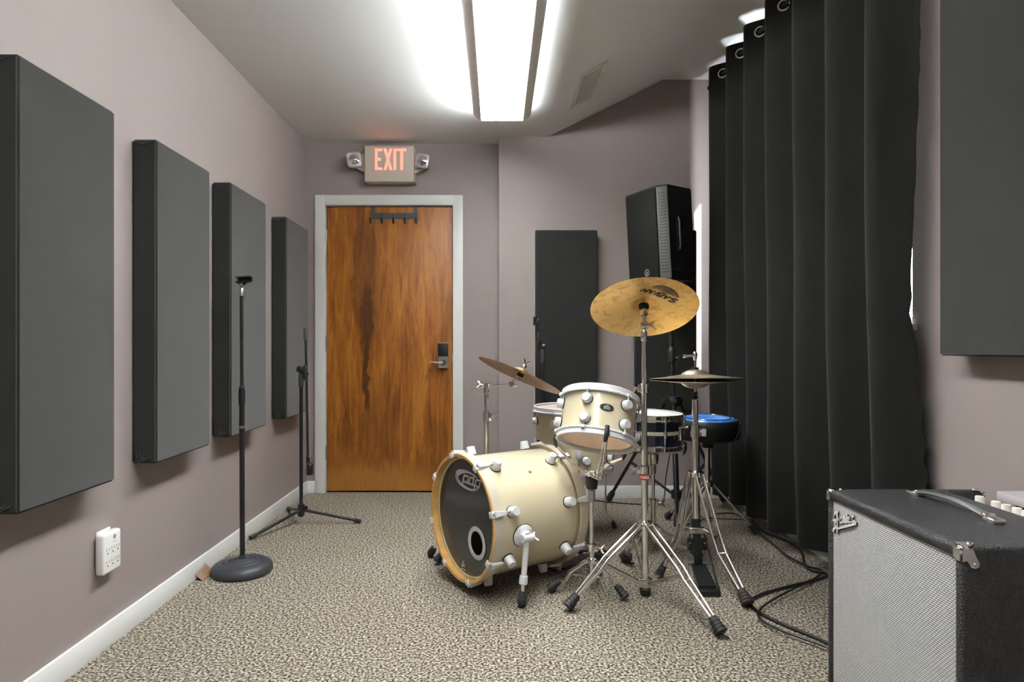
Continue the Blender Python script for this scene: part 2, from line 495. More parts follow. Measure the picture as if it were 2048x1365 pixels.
struct(MB().bb((XL-.1, YF-.1, -.08), (XR+.1, YB+.2, 0)), 'floor', M_carpet)
mb = MB()
prof = [(XL-.1, ZC), (XE, ZC), (XU, ZU), (XR+.1, ZU), (XR+.1, ZU+.12), (XL-.1, ZU+.12)]
Mxz = Matrix(((1, 0, 0, 0), (0, 0, 1, 0), (0, 1, 0, 0), (0, 0, 0, 1)))   # (x, z) profile swept along y
mb.prism(prof, YF-.1, YB+.2, Mxz)
struct(mb, 'ceiling', M_ceil)
struct(MB().bb((XL-.1, YF-.1, 0), (XL, YB+.1, ZC+.1)), 'wall_left', M_wall)
DX0, DX1, DZ = -1.224, -.312, 2.045
mb = MB()
mb.bb((XL-.1, YB, 0), (DX0, YB+.2, ZC+.1)); mb.bb((DX1, YB, 0), (XJ, YB+.2, ZC+.1))
mb.bb((DX0, YB, DZ), (DX1, YB+.2, ZC+.1)); mb.bb((DX0, YB+.09, 0), (DX1, YB+.2, DZ))
mb.bb((XJ, YJ, 0), (XR+.1, YB+.2, ZU+.1))
struct(mb, 'wall_back', M_wall)
struct(MB().bb((XL-.1, YF-.1, 0), (XR+.1, YF, ZU+.1)), 'wall_front', M_wall)
# right wall with the window opening behind the curtain
WY0, WY1, WZ0, WZ1 = 2.43, 3.77, 1.13, 2.50
mb = MB()
mb.bb((XR, YF-.1, 0), (XR+.14, WY0, ZU+.1)); mb.bb((XR, WY1, 0), (XR+.14, YB+.1, ZU+.1))
mb.bb((XR, WY0, 0), (XR+.14, WY1, WZ0)); mb.bb((XR, WY0, WZ1), (XR+.14, WY1, ZU+.1))
struct(mb, 'wall_right', M_wall)
mb = MB()
for (a, b) in (((WY0, WZ0), (WY0+.03, WZ1)), ((WY1-.03, WZ0), (WY1, WZ1)), ((WY0, WZ0), (WY1, WZ0+.03)), ((WY0, WZ1-.03), (WY1, WZ1)),
               ((3.08, WZ0), (3.12, WZ1))):
    mb.bb((XR+.06, a[0], a[1]), (XR+.11, b[0], b[1]))
win = struct(mb, 'window_1', M_trim)
struct(MB().bb((XR+.083, WY0+.03, WZ0+.03), (XR+.087, WY1-.03, WZ1-.03)), 'pane', M_glass, win)
del win.children[0]['kind']
MB().bb((XR-.03, WY0-.03, WZ0-.025), (XR+.06, WY1, WZ0), .004).build('sill', M_trim, win)

# trim
BH = .086
struct(MB().bb((XL, YF, 0), (XL+.012, YB, BH), .003), 'baseboard_left', M_trim)
mb = MB(); mb.bb((XL, YB-.012, 0), (-1.29, YB, BH), .003); mb.bb((-.256, YB-.012, 0), (XJ, YB, BH), .003)
mb.bb((XJ-.012, YJ-.012, 0), (XR, YJ, BH), .003); struct(mb, 'baseboard_back', M_trim)
struct(MB().bb((XR-.012, YF, 0), (XR, YJ, BH), .003), 'baseboard_right', M_trim)
mb = MB()
CW = .068
mb.bb((DX0-CW, YB-.016, 0), (DX0+.004, YB+.004, DZ+CW), .003); mb.bb((DX1-.004, YB-.016, 0), (DX1+CW, YB+.004, DZ+CW), .003)
mb.bb((DX0, YB-.016, DZ-.004), (DX1, YB+.004, DZ+CW), .003)
mb.bb((DX0-.004, YB, 0), (DX0+.006, YB+.09, DZ)); mb.bb((DX1-.006, YB, 0), (DX1+.004, YB+.09, DZ)); mb.bb((DX0, YB, DZ-.006), (DX1, YB+.09, DZ+.004))
struct(mb, 'trim_1', M_trim)

# door
DC = (DX0+DX1)/2
door = bpy.data.objects.new('door_1', MB().bb((DX0+.009, YB+.012, .012), (DX1-.009, YB+.052, DZ-.010), .002).mesh('door_1', M_door, (DC, YB+.012, 0)))
COL.objects.link(door); door.location = (DC, YB+.012, 0); door['kind'] = 'structure'
hm = MB()
hm.bb((-.004, -.010, -.05), (.010, 0, .05)); hm.cyl((0, -.009, -.052), (0, -.009, .052), .006, 10)
hme = hm.mesh('hinge', M_steel)
for py in (474, 688, 906):
    z = CAMZ-(py-CY)*YB/FPX
    inst('hinge', hme, door, Matrix.Translation((DX0+.006-DC, -.002, z)))
zt, zb = P(0, 686, YB).z, P(0, 737, YB).z
xa, xb = P(876, 0, YB).x, P(897, 0, YB).x
xm = (xa+xb)/2; zm = zb+.04
yd = YB+.012
lp = MB().bb((xa, yd-.022, zb), (xb, yd, zt), .006, 3).build('lock_plate', M_steel, door)
MB().bb((xa+.004, yd-.034, zm+.045), (xb-.004, yd-.020, zt-.003), .005, 3).build('keypad', M_black, lp)
lev = MB()
lev.cyl((xm, yd-.020, zm), (xm, yd-.034, zm), .022, 20); lev.cyl((xm, yd-.03, zm), (xm, yd-.062, zm), .010, 14)
lev.tube([(xm, yd-.058, zm), (xm-.04, yd-.060, zm+.002), (xm-.08, yd-.056, zm+.006), (xm-.112, yd-.048, zm+.001)], [.010, .0095, .008, .006], 10, flat=.8)
lev.build('lever_handle', M_chrome, lp)
MB().bb((DX1-.013, YB+.001, .93), (DX1-.005, YB+.012, .99)).build('latch', M_steel, door)

# over-door hook rack
ry = yd-.003
r0, r1 = P(742, 0, YB), P(835, 0, YB)
rack = thing('hook_rack', 'grey steel over-door rack of five black hooks on the wooden door', 'hook rack', ((r0.x+r1.x)/2, ry, 1.90))
zb0, zb1 = P(0, 437, YB).z, P(0, 426, YB).z
MB().bb((r0.x, ry-.004, zb0), (r1.x, ry, zb1)).build('bar', M_greymetal, rack)
st = MB().bb((-.0125, -.004, zb1-.005), (.0125, 0, DZ-.012)); st.bb((-.0125, -.004, DZ-.014), (.0125, .03, DZ-.012))
sme = st.mesh('strap', M_greymetal, (0, 0, 1.90))
for x in (r0.x+.0145, r1.x-.0145):
    inst('strap', sme, rack, Matrix.Translation((x-rack.location.x, 0, 0)))
hk = MB()
hk.tube([(0, -.006, .035), (0, -.007, -.010), (0, -.012, -.030), (-.002, -.026, -.038), (-.004, -.038, -.026), (-.005, -.041, -.012)], .0042, 8)
hk.lathe([(0, -.006), (.006, -.003), (.007, .002), (.004, .006), (0, .007)], Matrix.Translation((-.005, -.041, -.010)), 10)
hke = hk.mesh('hook', M_black)
for i in range(5):
    x = r0.x + .004 + (r1.x-r0.x-.008)*i/4
    inst('hook', hke, rack, Matrix.Translation((x-rack.location.x, -.003, zb0-.002-1.90)))

# exit sign
ye = YB-.085
def ex(px, py, Y=ye): return P(px, py, Y)
e0, e1 = ex(728.6, 364), ex(828.3, 291)
exit_sign = thing('exit_sign', 'beige exit sign with glowing red letters and two emergency lamp heads above the door', 'exit sign', ((e0.x+e1.x)/2, YB, e0.z))
mb = MB(); mb.bb((e0.x, ye, e0.z), (e1.x, ye+.05, e1.z), .008, 3); mb.bb((e0.x+.006, ye+.045, e0.z+.002), (e1.x+.002, YB, e1.z-.004), .004)
mb.bb((e0.x+.02, ye-.0015, e0.z+.036), (e1.x-.02, ye+.002, e0.z+.0375))
mb.build('housing', M_exit, exit_sign)
def exp_(zx, zy): return ex(700+zx/11.378, 270+zy/11.378)
def letter(rects=(), polys=()):
    m = MB()
    for (x0, y0, x1, y1) in rects:
        a, b = exp_(x0, y1), exp_(x1, y0); m.bb((a.x, ye-.003, a.z), (b.x, ye+.002, b.z))
    for pl in polys:
        pts = [exp_(*q) for q in pl]; n = len(pts)
        vs = [V((p.x, ye-.003, p.z)) for p in pts]+[V((p.x, ye+.002, p.z)) for p in pts]
        m.add(vs, [list(range(n)), list(range(2*n-1, n-1, -1))]+[[i, n+i, n+(i+1) % n, (i+1) % n] for i in range(n)])
    return m.build('letter', M_exitred, exit_sign)
letter([(570, 315, 625, 800), (570, 315, 735, 370), (570, 525, 705, 585), (570, 745, 735, 800)])
letter(polys=[[(765, 315), (825, 315), (962, 800), (902, 800)], [(962, 315), (902, 315), (765, 800), (825, 800)]])
letter([(990, 315, 1050, 800)])
letter([(1060, 315, 1285, 370), (1145, 315, 1210, 800)])
for (hx, hy, s) in ((709, 320, -1), (845, 322, 1)):
    c = ex(hx, hy, ye-.005)
    root_pt = V((e0.x if s < 0 else e1.x, ye+.045, c.z-.004))
    m = MB()
    q = [(root_pt.x, c.z+.055), (c.x+s*.012, c.z+.030), (c.x+s*.03, c.z-.030), (root_pt.x, c.z-.078)]
    m.prism(q, ye+.028, ye+.062, Mxz)
    arm = m.build('arm', M_exit, exit_sign)
    hd = MB(); hd.box((0, 0, 0), (.098, .05, .098), Matrix.Translation((c.x, ye+.018, c.z)) @ Matrix.Rotation(s*radians(8), 4, 'Y') @ Matrix.Rotation(-s*radians(12), 4, 'Z'), .022, 4)
    hdo = hd.build('lamp_head', M_exit, exit_sign)
    ld = MB(); T = Matrix.Translation((c.x, ye-.006, c.z)) @ Matrix.Rotation(s*radians(8), 4, 'Y') @ Matrix.Rotation(-s*radians(12), 4, 'Z')
    ld.box((0, 0, 0), (.104, .018, .104), T, .02, 4)
    ldo = ld.build('lens', M_lens, hdo)
    T2 = T @ Matrix.Translation((0, -.009, 0)) @ Matrix.Rotation(pi/2, 4, 'X')
    MB().lathe([(.036, 0), (.030, .003), (.018, .005), (.014, .009), (0, .011)], T2, 20).build('bulb', M_chrome, hdo)

# ceiling light: long fluorescent fixture
def lamp(y0, y1, label):
    f = thing('ceiling_light', label, 'light', (.028, (y0+y1)/2, ZC))
    xa, xb = -.100, .155
    z0 = 2.402
    n = 5
    mb = MB(); mb.bb((xa+.02, y0+.02, z0+.035), (xb-.02, y1-.02, ZC-.001)); mb.build('body', M_blade, f)
    mb = MB(); mb.bb((xa, y0+.004, z0+.026), (xb, y1-.004, z0+.034)); mb.build('diffuser', M_lensemit, f)
    # uplight slots: strips on the flanks of the body that face outwards
    mb = MB()
    mb.bb((xa+.015, y0+.03, z0+.040), (xa+.019, y1-.04, ZC-.012)); mb.bb((xb-.019, y0+.03, z0+.040), (xb-.015, y1-.04, ZC-.012))
    mb.build('uplight', M_upemit, f)
    for s, x in ((-1, xa), (1, xb)):
        # rail: shallow curved trough with a rounded far end
        mb = MB()
        pts = [(x, z0-.002), (x+s*.016, z0+.004), (x+s*.034, z0+.015), (x+s*.045, z0+.031), (x+s*.041, z0+.033), (x+s*.030, z0+.019), (x+s*.014, z0+.009), (x, z0+.004)]
        yy = y1-.035
        mb.prism(pts, y0, yy, Mxz)
        # the end sweeps in to meet the lens
        prev = None
        rings = []
        for i in range(7):
            a = pi/2*i/6
            rings.append([V((x+(px-x)*cos(a), yy+.035*sin(a)*(abs(px-x)/.045*.2+.8), pz)) for px, pz in pts])
        for A, B in zip(rings, rings[1:]):
            k = len(A); mb.add(A+B, [[i, (i+1) % k, k+(i+1) % k, k+i] for i in range(k)])
        mb.build('rail', M_rail, f)
    MB().bb((xa, y1-.006, z0), (xb, y1, z0+.034), .002).build('end_cap', M_blade, f)
    # cross blades
    bl = MB().bb((xa+.002, -.0012, -.004), (xb-.002, .0012, .022)).mesh('louver_blade', M_blade, (.028, 0, 0))
    k = int((y1-y0-.03)/.045)
    for i in range(k):
        inst('louver_blade', bl, f, Matrix.Translation((0, y0+.02+i*.045-f.location.y, z0+.002-ZC)))
    for x in (xa+.0012, (xa*.64+xb*.36), xb-.0012):
        MB().bb((x-.0012, y0+.01, z0), (x+.0012, y1-.005, z0+.024)).build('long_blade', M_blade, f)
    return f
lamp(.20, 3.805, 'long bright fluorescent ceiling light with grey rails and louvred lens')  # near end stretched on out of view to add fill light

# vent on the slope
sl = V((XU-XE, 0, ZU-ZC)).normalized(); sn = V((sl.z, 0, -sl.x))     # along the slope, and its room-side normal
def slope(u, y, h=0): return V((XE, y, ZC)) + sl*u + sn*h
Mv = basis(slope(.195, 3.68), sl, (0, 1, 0), sn)      # x up the slope, y away, z into the room
vent = thing('air_vent', 'white louvred air vent on the sloped ceiling', 'vent', slope(.195, 3.68))
Mv0 = Mv.copy()
mb = MB()
for (a, b) in (((-.088, -.245), (-.058, .245)), ((.058, -.245), (.088, .245)), ((-.06, -.245), (.06, -.205)), ((-.06, .205), (.06, .245))):
    mb.box(((a[0]+b[0])/2, (a[1]+b[1])/2, .004), (b[0]-a[0], b[1]-a[1], .016), Mv, .003)
mb.build('frame', M_trim, vent)
MB().box((0, 0, -.002), (.12, .42, .002), Mv).build('duct', M_slot, vent)
sl_me = MB().box((0, 0, 0), (.118, .014, .0018), Matrix.Rotation(radians(-52), 4, 'X')).mesh('slat', M_trim)
R0 = Mv.copy(); R0.translation = (0, 0, 0)
for i in range(18):
    inst('slat', sl_me, vent, R0 @ Matrix.Translation((0, -.196+i*.0231, .005)))
MB().box((0, .15, .010), (.012, .022, .006), Mv, .002).build('damper_lever', M_trim, vent)

# ================================================================== ACOUSTIC PANELS
def panel(x0, x1, y0, y1, z0, z1, label, group='black fabric acoustic panels'):
    bm = bmesh.new(); bmesh.ops.create_cube(bm, size=1)
    c = V(((x0+x1)/2, (y0+y1)/2, (z0+z1)/2)); d = (x1-x0, y1-y0, z1-z0)
    for q in bm.verts: q.co = V((q.co.x*d[0], q.co.y*d[1], q.co.z*d[2]))
    bmesh.ops.bevel(bm, geom=bm.edges[:], offset=.006, segments=3, affect='EDGES')
    m = MB(); bm.verts.index_update()
    m.add([q.co+c for q in bm.verts], [[q.index for q in f.verts] for f in bm.faces], True); bm.free()
    o = solo(m, 'acoustic_panel', M_panel, label, 'acoustic panel', c, group)
    return o
def tuck(o, pts):
    """gathered fabric corner: a few thin pleats"""
    for i, (a, b, c) in enumerate(pts):
        MB().tube([a, b, c], [.0015, .0035, .001], 6).build('pleat', M_panel, o)
def wall_panel(y0, y1, z0, z1, label):
    o = panel(XL+.001, -1.265, y0, y1, z0, z1, label)
    y = y0-.0005
    m = MB()
    for k in range(5):
        a = k*.013
        m.tube([V((XL+.012+a*.4, y, z0+.004)), V((XL+.02+a, y-.0022, z0+.026-a*.1)), V((XL+.012+a*1.2, y-.001, z0+.055-a*.55))], [.002, .003, .0008], 6)
    m.tube([V((XL+.01, y, z1-.012)), V((XL+.045, y-.002, z1-.020)), V((XL+.08, y, z1-.006))], [.001, .003, .001], 6)
    m.build('gathered_corner', M_panel, o)
    return o
wall_panel(1.662, 2.084, .599, 1.817, 'black acoustic panel nearest the viewer on the left wall, above the white outlet')
wall_panel(2.337, 2.772, .608, 1.812, 'black acoustic panel second from the viewer on the left wall')
wall_panel(2.990, 3.443, .610, 1.822, 'black acoustic panel on the left wall behind the round-based microphone stand')
wall_panel(3.777, 4.217, .607, 1.820, 'black acoustic panel on the left wall closest to the door')
panel(.252, .672, YJ-.09, YJ-.001, .605, 1.823, 'black acoustic panel on the back wall behind the rack tom')
panel(.918, 1.338, YJ-.09, YJ-.001, .605, 1.823, 'black acoustic panel on the back wall behind the loudspeaker and gold cymbal')
panel(1.51, XR-.001, 1.70, 2.155, 1.012, 2.23, 'black acoustic panel on the right wall above the amplifier, beside the curtain')

# ================================================================== CURTAIN
TIPY = [2.15, 2.39, 2.669, 2.949, 3.232, 3.494, 3.744, 4.02, 4.30]     # where the folds come forward
def curtain_mean(y): return 1.460 - .050*(y-2.39)/1.63
def curtain_x(y, z):
    t = (z-.1)/2.72
    k = 0
    while k < len(TIPY)-2 and y > TIPY[k+1]: k += 1
    ph = 2*pi*((y-TIPY[k])/(TIPY[k+1]-TIPY[k]))
    a = .060 + .010*(1-t)
    x = curtain_mean(y) - a*cos(ph + .25*sin(3*(1-t)+y*2)*(1-t))
    x += (1-t)**2*.03 + .008*sin(5.1*y+3*z)*(1-t)
    return min(x, XR-.03)
mb = MB()
ny, nz = 190, 46
y0c, y1c, z0c, z1c = 2.278, 4.10, .10, 2.82
vs = []; fs = []
for j in range(nz+1):
    z = z0c + (z1c-z0c)*j/nz
    for i in range(ny+1):
        f = i/ny
        ya = y0c + .030*max(0, 1-abs(z-1.25)/.9) - .012*max(0, (1.0-z))
        y = ya + (y1c-ya)*f
        x = curtain_x(y, z)
        if f < .06:     # wrinkled hem along the near edge
            x += (.06-f)/.06*.010*sin(z*38+2*sin(z*9))*(1 if z < 1.3 else .25)
        zz = z + (.025*sin(y*9.0)*max(0, .4-z) if j == 0 else 0)
        vs.append(V((x, y, zz)))
for j in range(nz):
    for i in range(ny):
        a = j*(ny+1)+i; fs.append([a, a+1, a+ny+2, a+ny+1])
# front and back skins give the cloth its thickness
n0 = len(vs)
mb.add(vs, fs, True)
mb.add([p+V((.003, 0, 0)) for p in vs], [f[::-1] for f in fs], True)
edge = [i for i in range(ny+1)]
for a, b in zip(edge, edge[1:]):
    mb.f.append([a, n0+a, n0+b, b]); mb.s.append(False)
    a2, b2 = a+nz*(ny+1), b+nz*(ny+1); mb.f.append([a2, b2, n0+b2, n0+a2]); mb.s.append(False)
for j in range(nz):
    for c in (0, ny):
        a, b = j*(ny+1)+c, (j+1)*(ny+1)+c; mb.f.append([a, b, n0+b, n0+a]); mb.s.append(False)
curtain = solo(mb, 'curtain', M_curtain, 'floor-length black grommet curtain hanging over the window on the right wall', 'curtain', (1.4, 3.1, .1))
RODZ = 2.755
def rod_at(y): return V((curtain_mean(y), y, RODZ))
hs = MB()
hs_pts = [V((curtain_x(y0c+(y1c-y0c)*i/160, 2.70)-.0012, y0c+(y1c-y0c)*i/160, 2.69)) for i in range(161)]
hs.tube(hs_pts, .0014, 5); hs.build('header_seam', M_curtain, curtain)
for k in range(1, 8):
    for nb in (k-1, k+1):
        if nb == 0: yq = 2.33
        else: yq = TIPY[k]+(TIPY[nb]-TIPY[k])*.25
        if not (y0c+.02 < yq < y1c-.005): continue
        d = V((curtain_x(yq+.004, RODZ)-curtain_x(yq-.004, RODZ), .008, 0)).normalized()
        nrm = V((d.y, -d.x, 0))
        MB().torus(.026, .0055, Matrix.Translation((curtain_x(yq, RODZ), yq, RODZ)) @ frame_z(nrm), 26, 8, .8).build('grommet_ring', M_chrome, curtain)
rod = thing('curtain_rod', 'slim black rod carrying the curtain just below the ceiling', 'curtain rod', rod_at(3.1))
MB().cyl(rod_at(2.20), rod_at(4.17), .0085, 14).build('rod', M_black, rod)
for y, s_ in ((2.20, -1), (4.17, 1)):
    MB().lathe([(0, -.012), (.014, -.010), (.016, 0), (.013, .014), (0, .018)], Matrix.Translation(rod_at(y)) @ frame_z((0, s_, 0)), 16).build('finial', M_black, rod)
for y in (2.235, 4.14):
    m = MB(); m.tube([(XR, y, RODZ-.02), (XR-.05, y, RODZ-.02), rod_at(y)-V((0, 0, .012))], .006, 8); m.bb((XR-.006, y-.015, RODZ-.06), (XR, y+.015, RODZ+.02))
    m.build('bracket', M_black, rod)

# ================================================================== SHARED HARDWARE
def rubber_foot(end, d, r=.017, L=.058, m=None, parent=None):
    """ribbed rubber foot whose lower end sits at `end`, pointing along d (down the leg)"""
    d = V(d).normalized()
    prof = [(0, -L), (r*.62, -L), (r*.70, -L*.80)]
    k = 4
    for i in range(k):
        z = -L*(.72-.62*i/(k-1)); rr = r*(.78+.22*i/(k-1))
        prof += [(rr*.92, z-L*.05), (rr*1.02, z), (rr*1.02, z+L*.045), (rr*.92, z+L*.06)]
    prof += [(r*.9, -.002), (r*.7, 0), (0, 0)]
    return MB().lathe(prof, Matrix.Translation(end) @ frame_z(d), 14).build('rubber_foot', m or M_rubber, parent)

def twin_leg(root, path, gap=.011, r=.0042, foot=True, m=None, fm=None, fr=.019, name='leg'):
    """double-braced leg: two flat bars side by side that close together at the foot"""
    path = [V(p) for p in path]
    d = path[-1]-path[0]; side = d.cross(V((0, 0, 1))).normalized()
    mb = MB(); n = len(path)
    if foot:
        dd = (path[-1]-path[-2]).normalized(); e = V(path[-1])
        e.z = max(e.z, fr*sqrt(max(0, 1-dd.z*dd.z))+.001)
        path[-1] = e - dd*.030
    for s in (-1, 1):
        pts = [p + side*s*(gap*(1 if i < n-1 else .45)) for i, p in enumerate(path)]
        mb.tube(pts, r*1.5, 8, flat=.55, side=(0, 0, 1))
    mb.tube([path[0]-side*gap*1.25, path[0]+side*gap*1.25], .005, 8)
    k = n-2 if n > 2 else 0
    mb.tube([path[k]-side*gap*1.2, path[k]+side*gap*1.2], .0045, 8)
    leg = mb.build(name, m or M_chrome, root)
    if foot:
        rubber_foot(e, dd, fr, .062, fm, leg)
    return leg

def wing(c, axis, m, root, name='wing_nut', s=1.0):
    axis = V(axis).normalized(); c = V(c)
    a = axis.orthogonal().normalized()
    mb = MB(); mb.cyl(c, c+axis*.014*s, .007*s, 10)
    for q in (-1, 1):
        mb.tube([c+axis*.010*s, c+axis*.018*s+a*q*.012*s, c+axis*.026*s+a*q*.020*s], [.005*s, .0055*s, .004*s], 8, flat=.5, side=a)
    return mb.build(name, m, root)

def clamp(root, c, d, r, h, m, name='clamp', wingdir=None, wm=None):
    d = V(d).normalized(); c = V(c)
    mb = MB(); mb.lathe([(r*.8, -h/2), (r*1.0, -h/2+.003), (r*1.0, h/2-.003), (r*.8, h/2)], Matrix.Translation(c) @ frame_z(d), 18)
    if wingdir is not None:
        wd = V(wingdir).normalized(); mb.box((0, 0, 0), (r*1.0, r*.9, h*.8), Matrix.Translation(c+wd*r*1.1), .002)
    o = mb.build(name, m, root)
    if wingdir is not None: wing(c+V(wingdir).normalized()*r*1.6, wingdir, wm or m, o)
    return o

def cymbal_mesh(name, R, m, bell=.052, bh=.022, bow=.020, up=1):
    t = .0013
    n = 26; top = []
    for i in range(n+1):
        r = R*i/n
        if r < bell:
            z = bow + bh*(1-(r/bell)**2)**.75 if r < bell else bow
        else:
            f = (r-bell)/(R-bell); z = bow*(1-f)**1.35
        top.append((r, z))
    prof = [(0.006, top[0][1])] + top[1:] + [(R+.0006, -.0003)] + [(r, z-t) for r, z in top[::-1][:-1]] + [(.006, top[0][1]-t)]
    mb = MB(); mb.lathe(prof, None, 72, True, True)
    return mb.mesh(name, m)

def place_mesh(name, me, loc, up, label, cat, spin=0, group=None):
    o = bpy.data.objects.new(name, me); COL.objects.link(o)
    q = V(up).normalized().to_track_quat('Z', 'Y') @ Quaternion((0, 0, 1), spin)
    o.rotation_mode = 'QUATERNION'; o.rotation_quaternion = q; o.location = loc
    o['label'] = label; o['category'] = cat
    if group: o['group'] = group
    return o

# ================================================================== KICK DRUM
al = radians(57)
KA = V((sin(al), cos(al), 0)); KH = V((cos(al), -sin(al), 0)); KZ = V((0, 0, 1))
KC = V((-.1606, 2.68, .313))
KR, KL = .254, .486
def kp(th, r, t): return KC + KA*t + (KH*cos(th)+KZ*sin(th))*r
Mk = basis(KC, KH, KZ, -KA)          # z points out of the front head
Mkt = basis(KC, KZ, KH, KA) if False else basis(KC, KH, KZ, KA)
kick = thing('kick_drum', 'cream bass drum with black front head, white lugs and maple hoops lying on its side', 'bass drum', (KC.x+KA.x*.24, KC.y+KA.y*.24, 0))
def lat(prof, m, name, parent, seg=72, closed=True, label=None):
    # lathe about the drum axis; z runs from the front edge to the back
    mb = MB(); mb.lathe(prof, basis(KC, KH, KZ, KA), seg, True, closed)
    return mb.build(name, m, parent, label)
lat([(KR, .030), (KR, KL-.030), (KR-.008, KL-.030), (KR-.008, .030)], M_cream, 'shell', kick)
for a, b, nm in ((0, .046, 'f'), (KL-.046, KL, 'b')):
    hp = lat([(KR+.003, a+.001), (KR+.015, a), (KR+.016, a+.003), (KR+.016, b-.003), (KR+.015, b), (KR+.003, b-.001)], M_maple, 'hoop', kick)
    ia, ib = (a+.005, b+.0006) if nm == 'f' else (a-.0006, b-.005)
    lat([(KR+.0155, ia), (KR+.0175, ia), (KR+.0175, ib), (KR+.0155, ib)], M_hoopcream, 'inlay', hp)
    zt = b-.001 if nm == 'f' else a-.006
    lat([(KR+.001, zt), (KR+.010, zt), (KR+.010, zt+.007), (KR+.001, zt+.007)], M_steel, 'flesh_hoop', kick)
# front head with its port
PU, PV_, PR = .055, -.105, .062
PU, PV_, PR = .088, -.091, .060
TH = .034
mb = MB(); n = 64
ro = [kp(2*pi*i/n, KR+.006, TH) for i in range(n)]
ri = [KC + KA*TH + KH*(PU+PR*cos(2*pi*i/n)) + KZ*(PV_+PR*sin(2*pi*i/n)) for i in range(n)]
mb.add(ro+ri, [[i, (i+1) % n, n+(i+1) % n, n+i] for i in range(n)])
fhead = mb.build('front_head', M_head, kick, 'black front head with a round port')
Tp = basis(KC + KA*(TH-.003) + KH*PU + KZ*PV_, KH, KZ, -KA)
MB().torus(PR-.001, .0105, Tp, 44, 8, .45).build('port_ring', M_silver, fhead)
MB().add([kp(2*pi*i/n, KR+.006, KL-.034) for i in range(n)], [list(range(n))]).build('batter_head', M_whitehead, kick)

def on_plane(px, py, p0, nrm):
    d = V(((px-CX)/FPX, 1, -(py-CY)/FPX)); o = V((0, 0, CAMZ))
    return o + d*((V(p0)-o).dot(nrm)/d.dot(nrm))
def on_head(px, py):
    p = on_plane(px, py, KC+KA*(TH-.001), KA); q = p-KC
    return (q.dot(KH), q.dot(KZ))
HF = lambda u, v, h: KC + KA*(TH-.0008-h) + KH*u + KZ*v
zz = 22.743
def hz(pts, ox=900, oy=930, sc=zz): return [on_head(ox+p[0]/sc, oy+p[1]/sc) + tuple(p[2:]) for p in pts]
mb = MB()
wd = .0085
strokes(mb, [hz(l) for l in ([(655, 455), (552, 915)], [(640, 490), (840, 545), (775, 800)], [(625, 765), (820, 830), (1010, 915), (1150, 960)],
    [(1045, 615), (915, 580), (860, 850)], [(1112, 480), (1025, 930)], [(1195, 665), (1082, 1135)], [(1180, 690), (1390, 740), (1310, 1040), (1165, 975)])], HF, wd, .0006)
oval = [(1245, 620, .004), (1110, 485, .006), (960, 405, .008), (830, 345, .010), (700, 310, .014), (560, 300, .018), (430, 330, .024), (335, 410, .028), (310, 510, .028), (330, 620, .024),
        (390, 750, .019), (480, 870, .015), (640, 1000, .012), (800, 1095, .011), (950, 1150, .010), (1080, 1165, .008), (1190, 1130, .006), (1300, 1070, .003)]
strokes(mb, [hz(oval)], HF, wd, .0006)
mb.build('logo', M_silver, fhead, 'silver oval logo reading pdp')
mb = MB()
b0 = (-.028, -.2138)
strokes(mb, [[(b0[0]-.012, b0[1]-.012), (b0[0]+.0, b0[1]+.016), (b0[0]+.012, b0[1]-.006)], [(b0[0]-.006, b0[1]-.004), (b0[0]+.012, b0[1]-.006)],
             [(b0[0]-.016, b0[1]-.020), (b0[0]+.020, b0[1]-.020)]], HF, .006, .0006)
mb.build('emblem', M_silver, fhead)

# lugs, claws and rods: one mesh each, placed around the shell
def lug_mesh(r=.022, h=.040):
    mb = MB(); mb.lathe([(0, 0), (r, 0), (r, .004), (r*.98, h*.3), (r*.80, h*.96), (r*.74, h), (0, h)], None, 22); return mb.mesh('lug', M_white)
def gask_mesh(r=.022):
    return MB().lathe([(0, -.002), (r*1.1, -.002), (r*1.1, .0025), (r*.9, .004)], None, 22).mesh('gasket', M_slot)
KLUG, KGASK = lug_mesh(), gask_mesh()
cl = MB()   # claw hook: local x outward from the axis, y around, z along the drum (away from the near edge)
cl.bb((.0150, -.014, -.006), (.0215, .014, .012), .002); cl.bb((-.002, -.013, -.0065), (.018, .013, -.0005), .0015)
cl.add([(.018, -.014, .006), (.018, .014, .006), (.031, .012, .006), (.031, -.012, .006), (.018, -.007, .062), (.018, .007, .062), (.026, .006, .062), (.026, -.006, .062)],
       [[0, 1, 2, 3], [7, 6, 5, 4], [0, 4, 5, 1], [1, 5, 6, 2], [2, 6, 7, 3], [3, 7, 4, 0]])
CLAW = cl.mesh('claw', M_white)
SCREW = MB().lathe([(0, -.0035), (.006, -.003), (.006, .001), (.0045, .002), (0, .002)], Matrix.Translation((.0245, 0, .001)), 12).mesh('rod_head', M_steel)
ROD = MB().cyl((.0225, 0, .055), (.0225, 0, .088), .0036, 8).mesh('tension_rod', M_steel)
for k in range(8):
    th = radians(15+45*k)
    rad = KH*cos(th)+KZ*sin(th); tan_ = KA.cross(rad)
    for t_edge, sgn in ((0, 1), (KL, -1)):
        if sgn < 0 and k in (3, 4, 5): pass
        ax = KA*sgn
        lo = KC-kick.location
        Mc = basis(lo + KA*t_edge + rad*KR, rad, ax.cross(rad), ax)
        c = inst('claw', CLAW, kick, Mc)
        inst('rod_head', SCREW, c); inst('tension_rod', ROD, c)
        Ml = basis(lo + KA*(t_edge+sgn*.098) + rad*KR, tan_, rad.cross(tan_), rad)
        l = inst('lug', KLUG, kick, Ml); inst('gasket', KGASK, l)
# air vent grommet
rad = KH*cos(radians(50))+KZ*sin(radians(50))
MB().torus(.0055, .0022, Matrix.Translation(KC+KA*.25+rad*KR) @ frame_z(rad), 18, 6).build('vent_grommet', M_chrome, kick)
